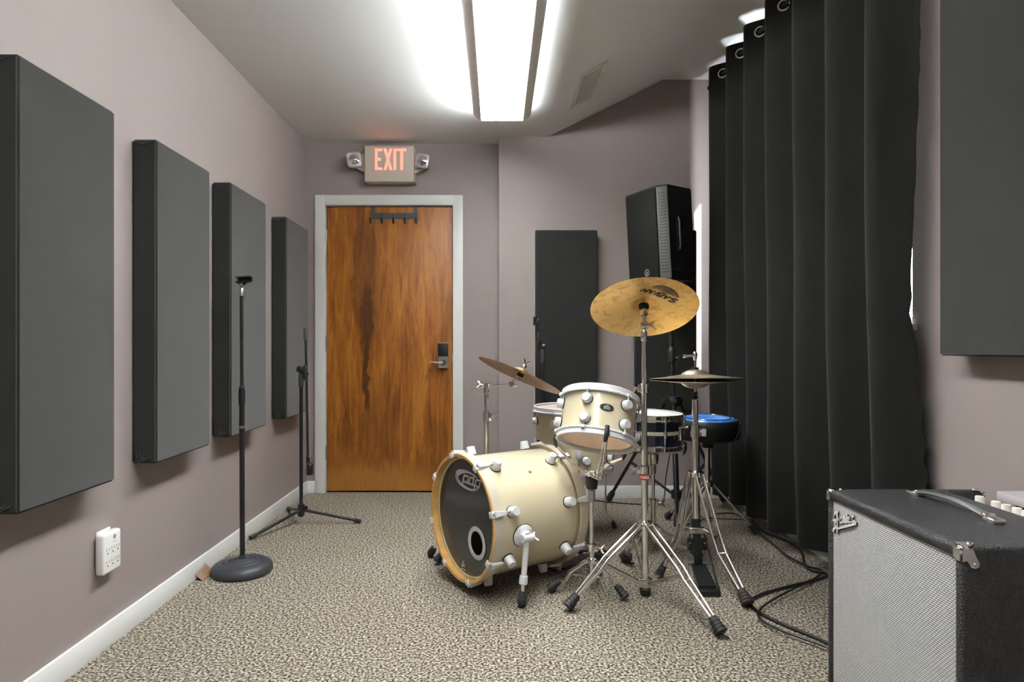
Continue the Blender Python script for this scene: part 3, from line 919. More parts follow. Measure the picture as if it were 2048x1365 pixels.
# spurs
for th, foot, lab in ((radians(-8), V((.094, 2.51, 0)), None), (radians(188), V((-.338, 3.12, 0)), None)):
    rad = KH*cos(th)+KZ*sin(th); p = KC+KA*.150+rad*KR
    sp_ = MB(); sp_.lathe([(0, 0), (.046, 0), (.046, .004), (.040, .010), (.026, .016), (.024, .034), (0, .036)], Matrix.Translation(p) @ frame_z(rad), 28)
    q = p+rad*.030
    sp_.cyl(q-KA*.024, q+KA*.024, .017, 14)
    sb = sp_.build('spur_bracket', M_white, kick)
    MB().torus(.0465, .002, Matrix.Translation(p+rad*.001) @ frame_z(rad), 30, 6).build('gasket', M_slot, sb)
    wing(q+KA*.022, KA, M_white, sb)
    d = (foot-q).normalized(); L = (foot-q).length
    lm = MB(); lm.cyl(q-d*.005, q+d*(L*.60), .0125, 14, .011)
    lg = lm.build('spur_leg', M_white, kick)
    MB().lathe([(.012, -.018), (.0165, -.016), (.018, .014), (.013, .018)], Matrix.Translation(q+d*L*.60) @ frame_z(d), 16).build('collar', M_white, lg)
    MB().cyl(q+d*L*.58, foot-d*.05, .0078, 12).build('rod', M_chrome, lg)
    e = V(foot); e.z = .004
    MB().lathe([(0, -.062), (.010, -.062), (.015, -.055), (.019, -.030), (.0165, -.026), (.0185, -.022), (.016, -.018), (.0175, -.014), (.012, -.004), (0, 0)], Matrix.Translation(e) @ frame_z(d), 18).build('rubber_foot', M_rubber, lg)

# kick pedal behind the drum
pc = KC + KA*(KL+.01); pc.z = 0
pedal = thing('kick_pedal', 'black bass drum pedal on the carpet behind the bass drum', 'drum pedal', pc + KA*.14)
def pp(a, h, z): return pc + KA*a + KH*h + V((0, 0, z))
m = MB()
m.add([pp(-.02, -.05, .006), pp(-.02, .05, .006), pp(.33, .045, .006), pp(.33, -.045, .006), pp(-.02, -.05, .014), pp(-.02, .05, .014), pp(.33, .045, .014), pp(.33, -.045, .014)],
      [[3, 2, 1, 0], [4, 5, 6, 7], [0, 1, 5, 4], [1, 2, 6, 5], [2, 3, 7, 6], [3, 0, 4, 7]]); m.build('base_plate', M_black, pedal)
m = MB()
m.add([pp(.03, -.04, .085), pp(.03, .04, .085), pp(.31, .036, .030), pp(.31, -.036, .030), pp(.03, -.04, .094), pp(.03, .04, .094), pp(.31, .036, .040), pp(.31, -.036, .040)],
      [[3, 2, 1, 0], [4, 5, 6, 7], [0, 1, 5, 4], [1, 2, 6, 5], [2, 3, 7, 6], [3, 0, 4, 7]]); m.build('footboard', M_black, pedal)
for h in (-.055, .055):
    m = MB(); m.tube([pp(-.0, h, .01), pp(.01, h, .15), pp(.012, h*.8, .19)], .009, 10); m.build('post', M_steel, pedal)
MB().cyl(pp(.012, -.055, .18), pp(.012, .055, .18), .006, 10).build('axle', M_steel, pedal)
m = MB(); m.tube([pp(.012, 0, .18), pp(-.0, 0, .29)], .004, 8); m.build('beater_rod', M_chrome, pedal)

# ================================================================== TOMS AND SNARE
def drum(name, label, cat, c, up, front, R, H, nl, off, shellm, hoopm, lugm, hoop_over=.014, badge=None, group=None, tube_lug=False, open_bottom=False, topm=None, double=True):
    """standing drum; c is the centre of its axis, `front` a direction that fixes the angle zero"""
    up = V(up).normalized(); x = V(front); x = (x-up*x.dot(up)).normalized(); y = up.cross(x)
    root = thing(name, label, cat, c, group)
    B = basis(c, x, y, up); hh = H/2
    def L(prof, nm, m, parent=root, closed=True, seg=64, label=None):
        return MB().lathe(prof, B, seg, True, closed).build(nm, m, parent, label)
    L([(R, -hh), (R, hh), (R-.007, hh), (R-.007, -hh)], 'shell', shellm)
    if open_bottom: L([(R-.0072, -hh), (R-.0072, hh)], 'inner_ply', M_innerwood, closed=False)
    for s in (1, -1):
        prof = [(R+.006, s*(hh-.012)), (R+.007, s*(hh+.012)), (R+.004, s*(hh+.0155)), (R+.009, s*(hh+.018)), (R+.013, s*(hh+.0145)), (R+.012, s*(hh-.003)), (R+.017, s*(hh-.008)), (R+.016, s*(hh-.014))]
        ho = L(prof, 'hoop', hoopm)
        for k in range(nl):
            a = radians(off+360/nl*k)
            rd = x*cos(a)+y*sin(a); tg = up.cross(rd)
            p = c+rd*(R+.0155)+up*s*(hh-.009)
            MB().box((0, 0, 0), (.020, .016, .013), basis(p, tg, rd, up), .004).build('ear', hoopm, ho)
        if s > 0: MB().add([c+up*(hh+.004)+(x*cos(2*pi*i/48)+y*sin(2*pi*i/48))*(R+.004) for i in range(48)], [list(range(48))]).build('batter_head', topm or M_whitehead, root)
        elif not open_bottom: MB().add([c-up*(hh+.004)+(x*cos(2*pi*i/48)+y*sin(2*pi*i/48))*(R+.004) for i in range(48)], [list(range(48))]).build('resonant_head', M_clearhead, root)
    for k in range(nl):
        a = radians(off+360/nl*k); rd = x*cos(a)+y*sin(a); tg = up.cross(rd)
        if tube_lug:
            p = c+rd*(R+.013)
            m = MB(); m.lathe([(0, -.05), (.0045, -.05), (.0045, -.022), (.009, -.012), (.010, 0), (.009, .012), (.0045, .022), (.0045, .05), (0, .05)], basis(p, rd, tg, up), 12)
            m.cyl(c+rd*R, p, .006, 10)
            lo = m.build('lug', lugm, root)
            for s in (1, -1): MB().cyl(p+up*s*.048, p+up*s*(hh+.010), .0034, 8).build('tension_rod', M_chrome, lo)
        else:
            for s in (1, -1):
                p = c+rd*R+up*s*(hh-.062 if H > .2 else hh*.46)
                m = MB(); m.lathe([(0, 0), (.021, 0), (.0215, .006), (.019, .024), (.016, .028), (0, .028)], basis(p, tg, rd.cross(tg), rd), 22)
                lo = m.build('lug', lugm, root)
                MB().lathe([(.023, -.001), (.0235, .002), (.0215, .0035)], basis(p, tg, rd.cross(tg), rd), 22).build('gasket', M_slot, lo)
                q = p+rd*.0155
                MB().cyl(q+up*s*.016, c+rd*(R+.0155)+up*s*(hh+.002), .0034, 8).build('tension_rod', M_steel, lo)
    return root, B, x, y, up

# rack tom, leaning back towards the player
TUP = V((.17, .36, .915)).normalized()
TC = P(1196, 840, 2.66)
vd = V((-TC.x, -TC.y, 0))
TR, THt = .1535, .178
tom, TB, tx, ty, tu = drum('rack_tom', 'cream rack tom tilted over the bass drum with oval 805 badge', 'drum', TC, TUP, vd, TR, THt, 6, -20-60, M_cream, M_white, M_white, open_bottom=True, topm=M_thinhead)
# bottom head: thin film with worn tint, seen from below
def badge(root, c, rd, up, R, a, b, lines, m_txt):
    tg = up.cross(rd)
    o = MB()
    n = 28; vs = [c+rd*(R+.001)+tg*a*cos(2*pi*i/n)+up*b*sin(2*pi*i/n)-rd*(R-sqrt(R*R-(a*cos(2*pi*i/n))**2)) for i in range(n)]
    vs2 = [v+rd*.0022 for v in vs]; ctr = c+rd*(R+.0035)
    o.add(vs+vs2+[ctr], [[i, (i+1) % n, n+(i+1) % n, n+i] for i in range(n)]+[[n+i, n+(i+1) % n, 2*n] for i in range(n)])
    bo = o.build('badge', M_slot, root)
    for (body, size, dv, bold) in lines:
        text('badge_text', body, size, basis(c+rd*(R+.0036)+up*dv-root.location, tg, up, rd), m_txt, bo, .0003, 'CENTER', bold)
    for s in (-1, 1):
        MB().lathe([(.0035, 0), (.0025, .0015), (0, .002)], basis(c+rd*(R+.001)+tg*s*a*.86-rd*(R-sqrt(R*R-(a*.86)**2))+rd*.002, tg, up, rd), 10).build('rivet', M_chrome, bo)
    return bo
a = radians(10); rd = tx*cos(a)+ty*sin(a)
badge(tom, TC+tu*.012, rd, tu, TR, .029, .0145, [('805', .0185, -.003, .0006), ('pdp', .009, .0085, .0001)], M_silver)

# floor tom
FC = V((.415, 3.45, .545)); FR, FH = .205, .31
ftom, FB, fx, fy, fu = drum('floor_tom', 'cream floor tom half hidden behind the rack tom and bass drum', 'drum', FC, (0, 0, 1), (-FC.x, -FC.y, 0), FR, FH, 8, -72, M_cream, M_white, M_white, topm=M_clearhead)
a = radians(-62); rd = fx*cos(a)+fy*sin(a)
badge(ftom, FC+V((0, 0, -.02)), rd, fu, FR, .029, .0145, [('805', .0185, -.003, .0006)], M_greymetal)
for ang in (270, 30, 150):
    a = radians(ang); d = V((cos(a), sin(a), 0)); p = FC+d*(FR+.022)
    m = MB(); m.tube([p+V((0, 0, -.02)), V((p.x, p.y, .12)), V((p.x, p.y, .10))+d*.008, V((p.x, p.y, .03))+d*.055], .0052, 10)
    lg = m.build('leg', M_chrome, ftom)
    e = V((p.x, p.y, .004))+d*.068
    MB().lathe([(0, -.045), (.009, -.045), (.012, -.03), (.015, -.004), (.012, 0), (0, 0)], Matrix.Translation(e) @ frame_z(d*.4+V((0, 0, -1))), 14).build('rubber_foot', M_rubber, lg)
    m = MB(); m.box((0, 0, 0), (.035, .028, .06), basis(FC+d*(FR+.012)+V((0, 0, -.05)), d, V((0, 0, 1)).cross(d), (0, 0, 1)), .006); m.build('leg_bracket', M_white, ftom)

# snare drum
SCN = V((.764, 3.2, .622)); SR, SH = .166, .142
snare, SB_, sx_, sy_, su_ = drum('snare_drum', 'navy snare drum with a cream centre stripe and chrome hoops', 'drum', SCN, (.02, -.02, 1), (-SCN.x, -SCN.y, 0), SR, SH, 8, -18, M_navy, M_chrome, M_chrome, tube_lug=True)
MB().lathe([(SR+.0004, -.009), (SR+.0012, -.008), (SR+.0012, .008), (SR+.0004, .009)], SB_, 64).build('stripe', M_stripe, snare)
a = radians(60); rd = sx_*cos(a)+sy_*sin(a); tg = V((0, 0, 1)).cross(rd)
m = MB(); m.box((0, 0, 0), (.022, .034, .07), basis(SCN+rd*(SR+.014), rd, tg, (0, 0, 1)), .005); m.cyl(SCN+rd*(SR+.02)+V((0, 0, .03)), SCN+rd*(SR+.055)+V((0, 0, .035)), .006, 10)
m.build('throw_off', M_chrome, snare)

# ---------------------------------------------------------------- basket stands
def basket_stand(name, label, c, zb, feet, ztube, contacts, kinks, m=M_chrome, collar=.13, nutm=None):
    root = thing(name, label, 'drum stand', (c.x, c.y, 0))
    b = lambda z: V((c.x, c.y, z))
    MB().cyl(b(.045), b(ztube), .0125, 18).build('lower_tube', m, root)
    MB().cyl(b(ztube-.02), b(zb-.03), .0095, 16).build('upper_tube', m, root)
    clamp(root, b(ztube), (0, 0, 1), .018, .036, m, 'height_clamp', (.8, -.3, 0))
    mc = MB(); mc.lathe([(.013, -.014), (.021, -.012), (.022, .010), (.013, .014)], Matrix.Translation(b(collar)), 18); mc.build('collar', m, root)
    for f in feet:
        f = V(f); d = (f-b(0)); d.z = 0; d.normalize()
        p0 = b(collar)+d*.022; p2 = V(f)
        p1 = p0.lerp(p2, .45)+V((0, 0, .012))
        p15 = p0.lerp(p2, .52)+V((0, 0, -.004))
        twin_leg(root, [p0, p1, p15, V((p2.x, p2.y, .006))], .008, .0036)
        MB().tube([b(.06), p0.lerp(p2, .42)], .004, 6).build('strut', m, root)
    blk = MB(); blk.lathe([(.012, -.030), (.023, -.028), (.027, -.004), (.027, .020), (.018, .028), (.012, .032)], Matrix.Translation(b(zb-.02)), 20)
    blk.build('basket_nut', nutm or M_black, root)
    MB().lathe([(.010, -.05), (.015, -.046), (.015, .0)], Matrix.Translation(b(zb-.055)), 16).build('tilter', M_steel, root)
    MB().lathe([(0, -.012), (.020, -.012), (.021, .014), (.012, .020), (0, .02)], Matrix.Translation(b(zb+.012)), 16).build('basket_hub', m, root)
    for (q, up_, rd_), kz in zip(contacts, kinks):
        q = V(q); d = V((q.x-c.x, q.y-c.y, 0)); dn = d.normalized()
        p0 = b(zb+.012)+dn*.018
        pk = V((c.x, c.y, zb+kz))+d*.55
        a_ = MB(); sd = dn.cross(V((0, 0, 1)))
        for s in (-1, 1): a_.tube([p0+sd*s*.010, pk+sd*s*.009, q-up_*.022+sd*s*.005], [.0055, .0055, .005], 8, flat=.6)
        a_.cyl(pk-sd*.012, pk+sd*.012, .006, 8)
        ar = a_.build('arm', m, root)
        g = MB(); g.tube([q-up_*.030-rd_*.004, q-up_*.010+rd_*.006, q+up_*.004+rd_*.009, q+up_*.034+rd_*.006], [.0075, .010, .0105, .009], 10, flat=.7, side=sd)
        g.build('rubber_grip', M_rubber, ar)
    return root

tsC = V((.40, 2.68, 0))
bc = TC - tu*(THt/2+.012)
cons = []
for ang in (12, 132, 252):
    a = radians(ang); rd = tx*cos(a)+ty*sin(a)
    cons.append((bc+rd*(TR+.016), tu, rd))
basket_stand('tom_stand', 'low chrome basket stand holding up the rack tom beside the bass drum', tsC, .485, [(.215, 2.66, 0), (.526, 2.57, 0), (.4585, 2.86, 0)], .185, cons, [.02, .055, .055])
ssC = V((.79, 3.2, 0))
bc2 = SCN - V((0, 0, SH/2+.014))
cons = []
for ang in (-150, -30, 95):
    a = radians(ang); rd = V((cos(a), sin(a), 0)); cons.append((bc2+rd*(SR+.014), V((0, 0, 1)), rd))
basket_stand('snare_stand', 'chrome basket stand under the navy snare drum', ssC, .495, [(.60, 3.05, 0), (.99, 3.05, 0), (.80, 3.43, 0)], .25, cons, [.02, .02, .02], M_chrome_old, .13, M_chrome_old)

# ================================================================== CYMBAL STANDS
# straight stand in front
cs = V((.616, 2.63, 0)); CST = V((.609, 2.62, 1.0))
st1 = thing('cymbal_stand', 'tall chrome cymbal stand with red-banded clamp holding the big gold cymbal', 'cymbal stand', cs)
def cz(z): return cs.lerp(CST, z)
MB().cyl(cz(.035), cz(.515), .0142, 22).build('lower_tube', M_chrome, st1)
MB().cyl(cz(.50), cz(.86), .0120, 20).build('middle_tube', M_chrome, st1)
MB().cyl(cz(.845), cz(1.085), .0098, 20).build('upper_tube', M_chrome, st1)
MB().lathe([(0, -.022), (.014, -.022), (.020, -.014), (.022, .006), (.018, .010), (0, .010)], Matrix.Translation(cz(.024)), 18).build('rubber_foot', M_rubber, st1)
hub = MB(); hub.box((0, 0, 0), (.060, .034, .034), Matrix.Translation(cz(.058)), .006); hub.build('brace_hub', M_chrome_old, st1)
clamp(st1, cz(.528), (0, 0, 1), .0200, .036, M_chrome, 'height_clamp', (-1, -.15, 0))
rb = MB().lathe([(.0145, -.011), (.0205, -.011), (.0205, .011), (.0145, .011)], Matrix.Translation(cz(.499)), 24).build('memory_lock', M_red, st1, 'red nylon band')
text('lock_text', 'TAMA', .0135, basis(cz(.499)+V((-.004, -.0207, 0))-cs, (.985, -.17, 0), (0, 0, 1), (-.17, -.985, 0)), M_white, rb, .0004, 'CENTER', .0004)
clamp(st1, cz(.868), (0, 0, 1), .0175, .040, M_chrome, 'height_clamp', (-1, -.2, 0))
ctop = V(cz(.302))
mc = MB(); mc.lathe([(.0145, -.018), (.026, -.015), (.027, .010), (.0145, .016)], Matrix.Translation(ctop), 20)
mc.build('collar', M_chrome, st1)
for f in ((.274, 2.47, 0), (.80, 2.245, 0), (.62, 3.04, 0)):
    f = V(f); d = V((f.x-cs.x, f.y-cs.y, 0)); dn = d.normalized()
    p0 = V(ctop)+dn*.026
    p1 = p0 + d*.44 + V((0, 0, -.118)); p15 = p0 + d*.52+V((0, 0, -.150)); p2 = V((f.x, f.y, .010))
    bm_ = M_brownrubber if f.y > 3 else M_rubber
    twin_leg(st1, [p0, p1, p15, p2], .0155, .0056, True, M_chrome, bm_, .029 if f.y > 3 else .0245)
    b0 = cz(.058)+dn*.022
    sd = dn.cross(V((0, 0, 1)))
    MB().tube([b0, p0.lerp(p2, .50)+V((0, 0, .004))], .0085, 8, flat=.35, side=(0, 0, 1)).build('strut', M_chrome_old, st1)
# tilter
RUP = V((.055, .50, .86)).normalized()
RC = P(1288, 618, 2.60)
tl = MB(); tp = cz(1.085); tl.lathe([(.0105, -.02), (.0135, -.016), (.0135, .020), (.010, .028)], Matrix.Translation(tp), 16)
jt = V((tp.x, tp.y-.004, tp.z+.045)); tl.cyl(tp+V((0, 0, .01)), jt, .009, 12); tl.cyl(jt+V((-.014, 0, 0)), jt+V((.014, 0, 0)), .014, 16)
stem_end = RC+RUP*.055
tl.build('tilter', M_chrome, st1)
MB().cyl(jt, RC-RUP*.010, .0062, 12).build('stem', M_steel, st1)
MB().cyl(RC-RUP*.012, stem_end, .0035, 10).build('spindle', M_steel, st1)
wing(jt+V((.014, 0, 0)), (1, 0, 0), M_chrome, st1, s=1.2)
MB().lathe([(.004, -.030), (.0155, -.029), (.0165, -.010), (.004, -.009)], Matrix.Translation(RC) @ frame_z(RUP), 20).build('seat_cup', M_chrome, st1)
MB().lathe([(.004, -.010), (.021, -.009), (.021, .004), (.004, .005)], Matrix.Translation(RC+RUP*.014) @ frame_z(RUP), 22).build('felt', M_slot, st1)
MB().lathe([(.004, .046), (.015, .046), (.015, .058), (.004, .058)], Matrix.Translation(RC) @ frame_z(RUP), 18).build('top_felt', M_slot, st1)
wing(RC+RUP*.056, RUP, M_chrome, st1)

R1 = .219
ride = place_mesh('cymbal', cymbal_mesh('cymbal', R1, M_brass, .050, .022, .022), RC, RUP, 'big gold cymbal tilted to show its marked underside, on the tall front stand', 'cymbal')
def bow_z(r, R=R1, bell=.050, bh=.022, bow=.022):
    return bow*(1-max(0, (r-bell)/(R-bell)))**1.35 if r >= bell else bow+bh*(1-(r/bell)**2)**.75
# print on the underside: laid out in the cymbal's own plane, following its bow
q = ride.rotation_quaternion.to_matrix()
ex_, ey_, ez_ = q.col[0].copy(), q.col[1].copy(), q.col[2].copy()
def under_uv(px, py):
    pt = on_plane(px, py, RC+RUP*.010, RUP); d = pt-RC
    return d.dot(ex_), d.dot(ey_)
def under_f(u, v, h):
    return RC + V((u, v, bow_z(sqrt(u*u+v*v))-.0016-h))     # the cymbal's own axes
zs = 22.756
def us(pts): return [under_uv(1275+p[0]/zs, 560+p[1]/zs) for p in pts]
LET = {
 'S': [[(1830, 905), (1720, 850), (1600, 830), (1540, 860), (1600, 900), (1680, 950), (1660, 1000), (1560, 1015), (1400, 955)]],
 'A': [[(1545, 785), (1380, 800), (1290, 830), (1225, 900), (1290, 790), (1310, 710)], [(1400, 800), (1290, 800)]],
 'B': [[(1260, 655), (1040, 815), (900, 775), (880, 730), (960, 700), (1110, 745)], [(960, 700), (1000, 620), (1100, 590), (1260, 655)]],
 'I': [[(1010, 560), (740, 705)]],
 'a': [[(850, 535), (700, 550), (600, 610), (560, 660), (590, 560), (610, 460)], [(730, 545), (600, 560)]],
 'N': [[(560, 420), (350, 590)], [(350, 590), (345, 400)], [(345, 400), (130, 530)]],
}
for k_, lines in LET.items():
    mb = MB(); strokes(mb, [us(l) for l in lines], under_f, .0095, .0003); mb.build('letter', M_text_dark, ride)
c0 = (1215, 640)
mb = MB()
for i in range(9):
    f = (i+1.2)/9.6
    a_, b_ = 680*f, 440*f
    pts = []
    for j in range(25):
        t = radians(-28 + 212*j/24)

        xx = c0[0] + a_*cos(t)
        yy = c0[1] - b_*sin(t) + (xx-c0[0])*.20
        pts.append((xx, yy))
    # stop the rings where the lettering runs
    keep = [p for p in pts if p[1] < 640+(p[0]-1215)*.42-70]
    if len(keep) > 2: strokes(mb, [us(keep)], under_f, .0034, .0003)
mb.build('ring_mark', M_text_dark, ride)

# boom stand at the back-left
b2 = V((-.056, 3.16, 0))
st2 = thing('boom_cymbal_stand', 'chrome boom cymbal stand rising behind the bass drum', 'cymbal stand', b2)
bz = lambda z: V((b2.x, b2.y, z))
z_clip = P(0, 838, 3.16).z; z_top = P(0, 782, 3.16).z
MB().cyl(bz(.05), bz(z_clip), .0125, 18).build('lower_tube', M_chrome_old, st2)
MB().cyl(bz(z_clip-.02), bz(z_top), .0105, 16).build('upper_tube', M_chrome, st2)
clamp(st2, bz(z_clip+.01), (0, 0, 1), .0165, .05, M_chrome, 'height_clamp', (1, -.2, 0))
mc = MB(); mc.lathe([(.013, -.016), (.024, -.013), (.025, .010), (.013, .016)], Matrix.Translation(bz(.30)), 18); mc.build('collar', M_chrome, st2)
for ang in (123, 33, 213):
    a = radians(ang); d = V((cos(a), sin(a), 0))
    L_ = .28
    twin_leg(st2, [bz(.30)+d*.024, bz(.20)+d*L_*.5, bz(.012)+d*L_], .012, .0045)
    MB().tube([bz(.08), bz(.19)+d*L_*.5], .006, 6).build('strut', M_chrome_old, st2)
jb = P(972, 771, 3.16); b0, b1 = P(942, 777, 3.18), P(1022, 769, 3.12)
MB().cyl(b0, b1, .0048, 12).build('boom_arm', M_chrome, st2)
m = MB(); m.lathe([(.0, -.02), (.012, -.018), (.014, .0), (.010, .022), (0, .024)], Matrix.Translation(bz(z_top)), 16)
m.cyl(jb+V((-.018, 0, 0)), jb+V((.020, 0, 0)), .012, 14); m.cyl(jb+V((0, -.02, 0)), jb+V((0, .02, 0)), .013, 14); m.build('boom_joint', M_chrome, st2)
wing(jb+V((-.016, 0, .002)), (-1, 0, .1), M_chrome, st2)
CUP = V((.40, .14, .90)).normalized()
CC = P(1040, 752, 3.10)
m = MB(); m.cyl(b1+V((-.012, 0, .004)), b1+V((.012, 0, -.004)), .012, 14); m.cyl(b1+V((0, -.015, 0)), b1+V((0, .015, 0)), .010, 14); m.tube([b1, b1+V((.018, -.004, -.012)), b1+V((.030, -.010, -.004))], .006, 8)
m.build('tilter', M_chrome, st2)
MB().cyl(b1, CC+CUP*.052, .0048, 10).build('spindle', M_chrome, st2)
MB().lathe([(.004, -.004), (.017, -.003), (.017, .012), (.004, .013)], Matrix.Translation(CC) @ frame_z(CUP), 18).build('felt', M_slot, st2)
MB().lathe([(.004, .040), (.014, .040), (.015, .050), (.012, .058), (.004, .058)], Matrix.Translation(CC) @ frame_z(CUP), 18).build('cap', M_chrome, st2)
wing(CC+CUP*.056, CUP, M_chrome, st2, s=1.1)
place_mesh('cymbal', cymbal_mesh('cymbal', .222, M_brass_dull, .046, .020, .020), CC, CUP, 'dull bronze cymbal seen edge-on, sloping down over the bass drum', 'cymbal')

# ================================================================== HI-HAT
hc = V((.905, 2.87, 0)); hz_ = lambda z: V((hc.x - .006*z, hc.y, z))
hh = thing('hi_hat_stand', 'chrome two-legged hi-hat stand with black footplate', 'hi-hat stand', hc)
zcol = .462
MB().cyl(hz_(.26), hz_(.66), .0185, 22).build('lower_tube', M_chrome_old, hh)
MB().cyl(hz_(.64), hz_(.80), .0132, 20).build('upper_tube', M_chrome, hh)
MB().cyl(hz_(.15), hz_(1.02), .0034, 10).build('pull_rod', M_steel, hh)
clamp(hh, hz_(.655), (0, 0, 1), .0220, .060, M_chrome_old, 'height_clamp')
m = MB(); m.box((0, 0, 0), (.020, .016, .034), Matrix.Translation(hz_(.650)+V((.036, -.006, 0))), .003); m.cyl(hz_(.655)+V((.018, 0, 0)), hz_(.655)+V((.036, -.004, 0)), .006, 10); m.build('clamp_lever', M_offwhite, hh)
m = MB(); m.lathe([(.017, -.016), (.034, -.012), (.036, .010), (.018, .016)], Matrix.Translation(hz_(zcol)), 20); m.build('collar', M_chrome, hh)
MB().lathe([(.010, -.045), (.019, -.045), (.021, -.03), (.019, -.012), (.022, -.006), (.020, .010), (.015, .014)], Matrix.Translation(hz_(.25)), 18).build('spring_housing', M_black, hh)
kn = []
for f, fm, bend in ((V((.992, 2.492, 0)), M_brownrubber, 1), (V((.726, 2.835, 0)), M_rubber, -1)):
    d = V((f.x-hc.x, f.y-hc.y, 0)); dn = d.normalized()
    p0 = hz_(zcol)+dn*.03
    p1 = V(hz_(.225))+d*.42; p2 = V((f.x, f.y, .012))
    kn.append(p1)
    twin_leg(hh, [p0, p1, p1.lerp(p2, .15)+V((0, 0, -.03))+d*.02, p2], .0185, .0066, True, M_chrome_old, fm, .0265 if bend > 0 else .021)
yk = hz_(.207)+V((0, -.012, 0))
m = MB(); m.box((0, 0, 0), (.068, .026, .030), Matrix.Translation(yk), .006, 3); m.build('yoke', M_chrome_old, hh)
for p in kn: MB().tube([yk+V((.03 if p.x > hc.x else -.03, 0, .004)), p+V((0, 0, -.004))], .010, 8, flat=.35, side=(0, 0, 1)).build('strut', M_chrome_old, hh)
# pedal
hx = hc.x
m = MB(); m.box((0, 0, 0), (.038, .006, .135), Matrix.Translation((hx-.004, 2.838, .128)) @ Matrix.Rotation(radians(-10), 4, 'X'), .002); m.build('pull_plate', M_black, hh)
m = MB(); m.add([(hx-.034, 2.835, .055), (hx+.030, 2.835, .055), (hx+.018, 2.655, .022), (hx-.058, 2.655, .022), (hx-.034, 2.835, .064), (hx+.030, 2.835, .064), (hx+.018, 2.655, .031), (hx-.058, 2.655, .031)],
      [[3, 2, 1, 0], [4, 5, 6, 7], [0, 1, 5, 4], [1, 2, 6, 5], [2, 3, 7, 6], [3, 0, 4, 7]]); m.build('footboard', M_black, hh)
m = MB(); m.box((hx-.02, 2.64, .012), (.088, .045, .022), None, .004); m.build('heel_plate', M_black, hh)
for s in (-1, 1):
    m = MB(); m.tube([yk+V((s*.030, -.006, -.012)), (hx-.004+s*.052, 2.83, .11), (hx-.008+s*.058, 2.77, .035), (hx-.020+s*.046, 2.64, .012)], .0045, 8); m.build('frame_rod', M_black, hh)
MB().cyl((hx-.052, 2.838, .066), (hx+.046, 2.838, .066), .007, 12).build('toe_bar', M_steel, hh)
m = MB(); m.box((hx-.004, 2.842, .150), (.092, .004, .055), None, .002); m.build('guard_plate', M_black, hh)
for q in (-1, 1): MB().lathe([(0, -.003), (.005, -.002), (.004, .001), (0, .002)], Matrix.Translation((hx-.004+q*.033, 2.839, .155)) @ frame_z((0, -1, 0)), 10).build('bolt', M_chrome, hh)
zh = P(0, 757, 2.87).z
MB().lathe([(.004, -.030), (.026, -.028), (.027, -.012), (.010, -.010), (.004, -.010)], Matrix.Translation(hz_(zh-.012)), 22).build('seat', M_black, hh)
MB().lathe([(.008, 0), (.013, .003), (.013, .014), (.009, .017), (.009, .024), (.013, .027), (.010, .034)], Matrix.Translation(hz_(.80)), 16).build('seat_stem', M_black, hh)
zc_ = P(0, 712, 2.87).z
m = MB(); m.lathe([(.004, -.022), (.008, -.020), (.011, -.004), (.012, .010), (.007, .018), (.004, .019)], Matrix.Translation(hz_(zc_)), 16)
m.cyl(hz_(zc_+.002), hz_(zc_+.002)+V((-.052, -.005, -.004)), .0062, 10); m.lathe([(0, 0), (.009, 0), (.009, .012), (0, .012)], Matrix.Translation(hz_(zc_+.002)+V((-.046, -.0045, -.0035))) @ frame_z((-1, 0, 0)), 12)
m.build('clutch', M_chrome, hh)
MB().lathe([(.004, 0), (.017, .001), (.017, .012), (.004, .013)], Matrix.Translation(hz_(zh+.038)), 18).build('felt', M_slot, hh)
HUP = V((-.012, .05, 1)).normalized()
HR = .2035
hm_ = cymbal_mesh('hi_hat_cymbal', HR, M_brass_hat, .062, .024, .016)
place_mesh('hi_hat_cymbal', hm_, hz_(zh+.001), HUP, 'upper of the two bright hi-hat cymbals on the two-legged stand', 'cymbal', 0, 'hi-hat cymbals')
place_mesh('hi_hat_cymbal', hm_, hz_(zh-.008), -V((-.005, .0, 1)), 'lower of the two bright hi-hat cymbals, upside down under its pair', 'cymbal', .7, 'hi-hat cymbals')

# ================================================================== DRUM THRONE
tc = V((1.16, 3.48, 0)); tz = lambda z: V((tc.x, tc.y, z))
throne = thing('drum_throne', 'round drum stool with blue vinyl top, black sides and chrome tripod legs', 'stool', tc)
TILT = Matrix.Translation(tz(.53)) @ Matrix.Rotation(radians(1.5), 4, 'X')
MB().lathe([(0, 0), (.150, .002), (.165, .012), (.172, .040), (.172, .078), (.168, .100), (.158, .113), (.146, .108), (.140, .100)], TILT, 56).build('seat', M_blackvinyl, throne)
ss = MB().lathe([(.146, .106), (.138, .119), (.118, .121), (.100, .112), (.080, .105), (.040, .100), (0, .099)], TILT, 56).build('seat_top', M_blue, throne, 'blue vinyl top with a raised ring')
MB().torus(.122, .0035, TILT @ Matrix.Translation((0, 0, .1205)), 56, 6).build('piping', M_navy, ss)
m = MB(); m.tube([TILT @ V((.10, -.139, .015)), TILT @ V((.128, -.119, .06)), TILT @ V((.146, -.083, .112))], .0022, 6); m.build('seam', M_greymetal, throne)
MB().cyl(tz(.20), tz(.53), .0145, 18).build('post', M_chrome_old, throne)
MB().lathe([(.030, -.03), (.034, 0), (.060, .012), (.060, .016), (0, .016)], Matrix.Translation(tz(.514)), 20).build('seat_mount', M_black, throne)
MB().lathe([(.0155, -.02), (.030, -.016), (.032, .012), (.0155, .018)], Matrix.Translation(tz(.285)), 18).build('collar', M_chrome_old, throne)
MB().lathe([(.0145, -.012), (.024, -.010), (.024, .010), (.0145, .012)], Matrix.Translation(tz(.085)), 18).build('lower_collar', M_chrome_old, throne)
MB().cyl(tz(.05), tz(.20), .0125, 16).build('inner_tube', M_chrome, throne)
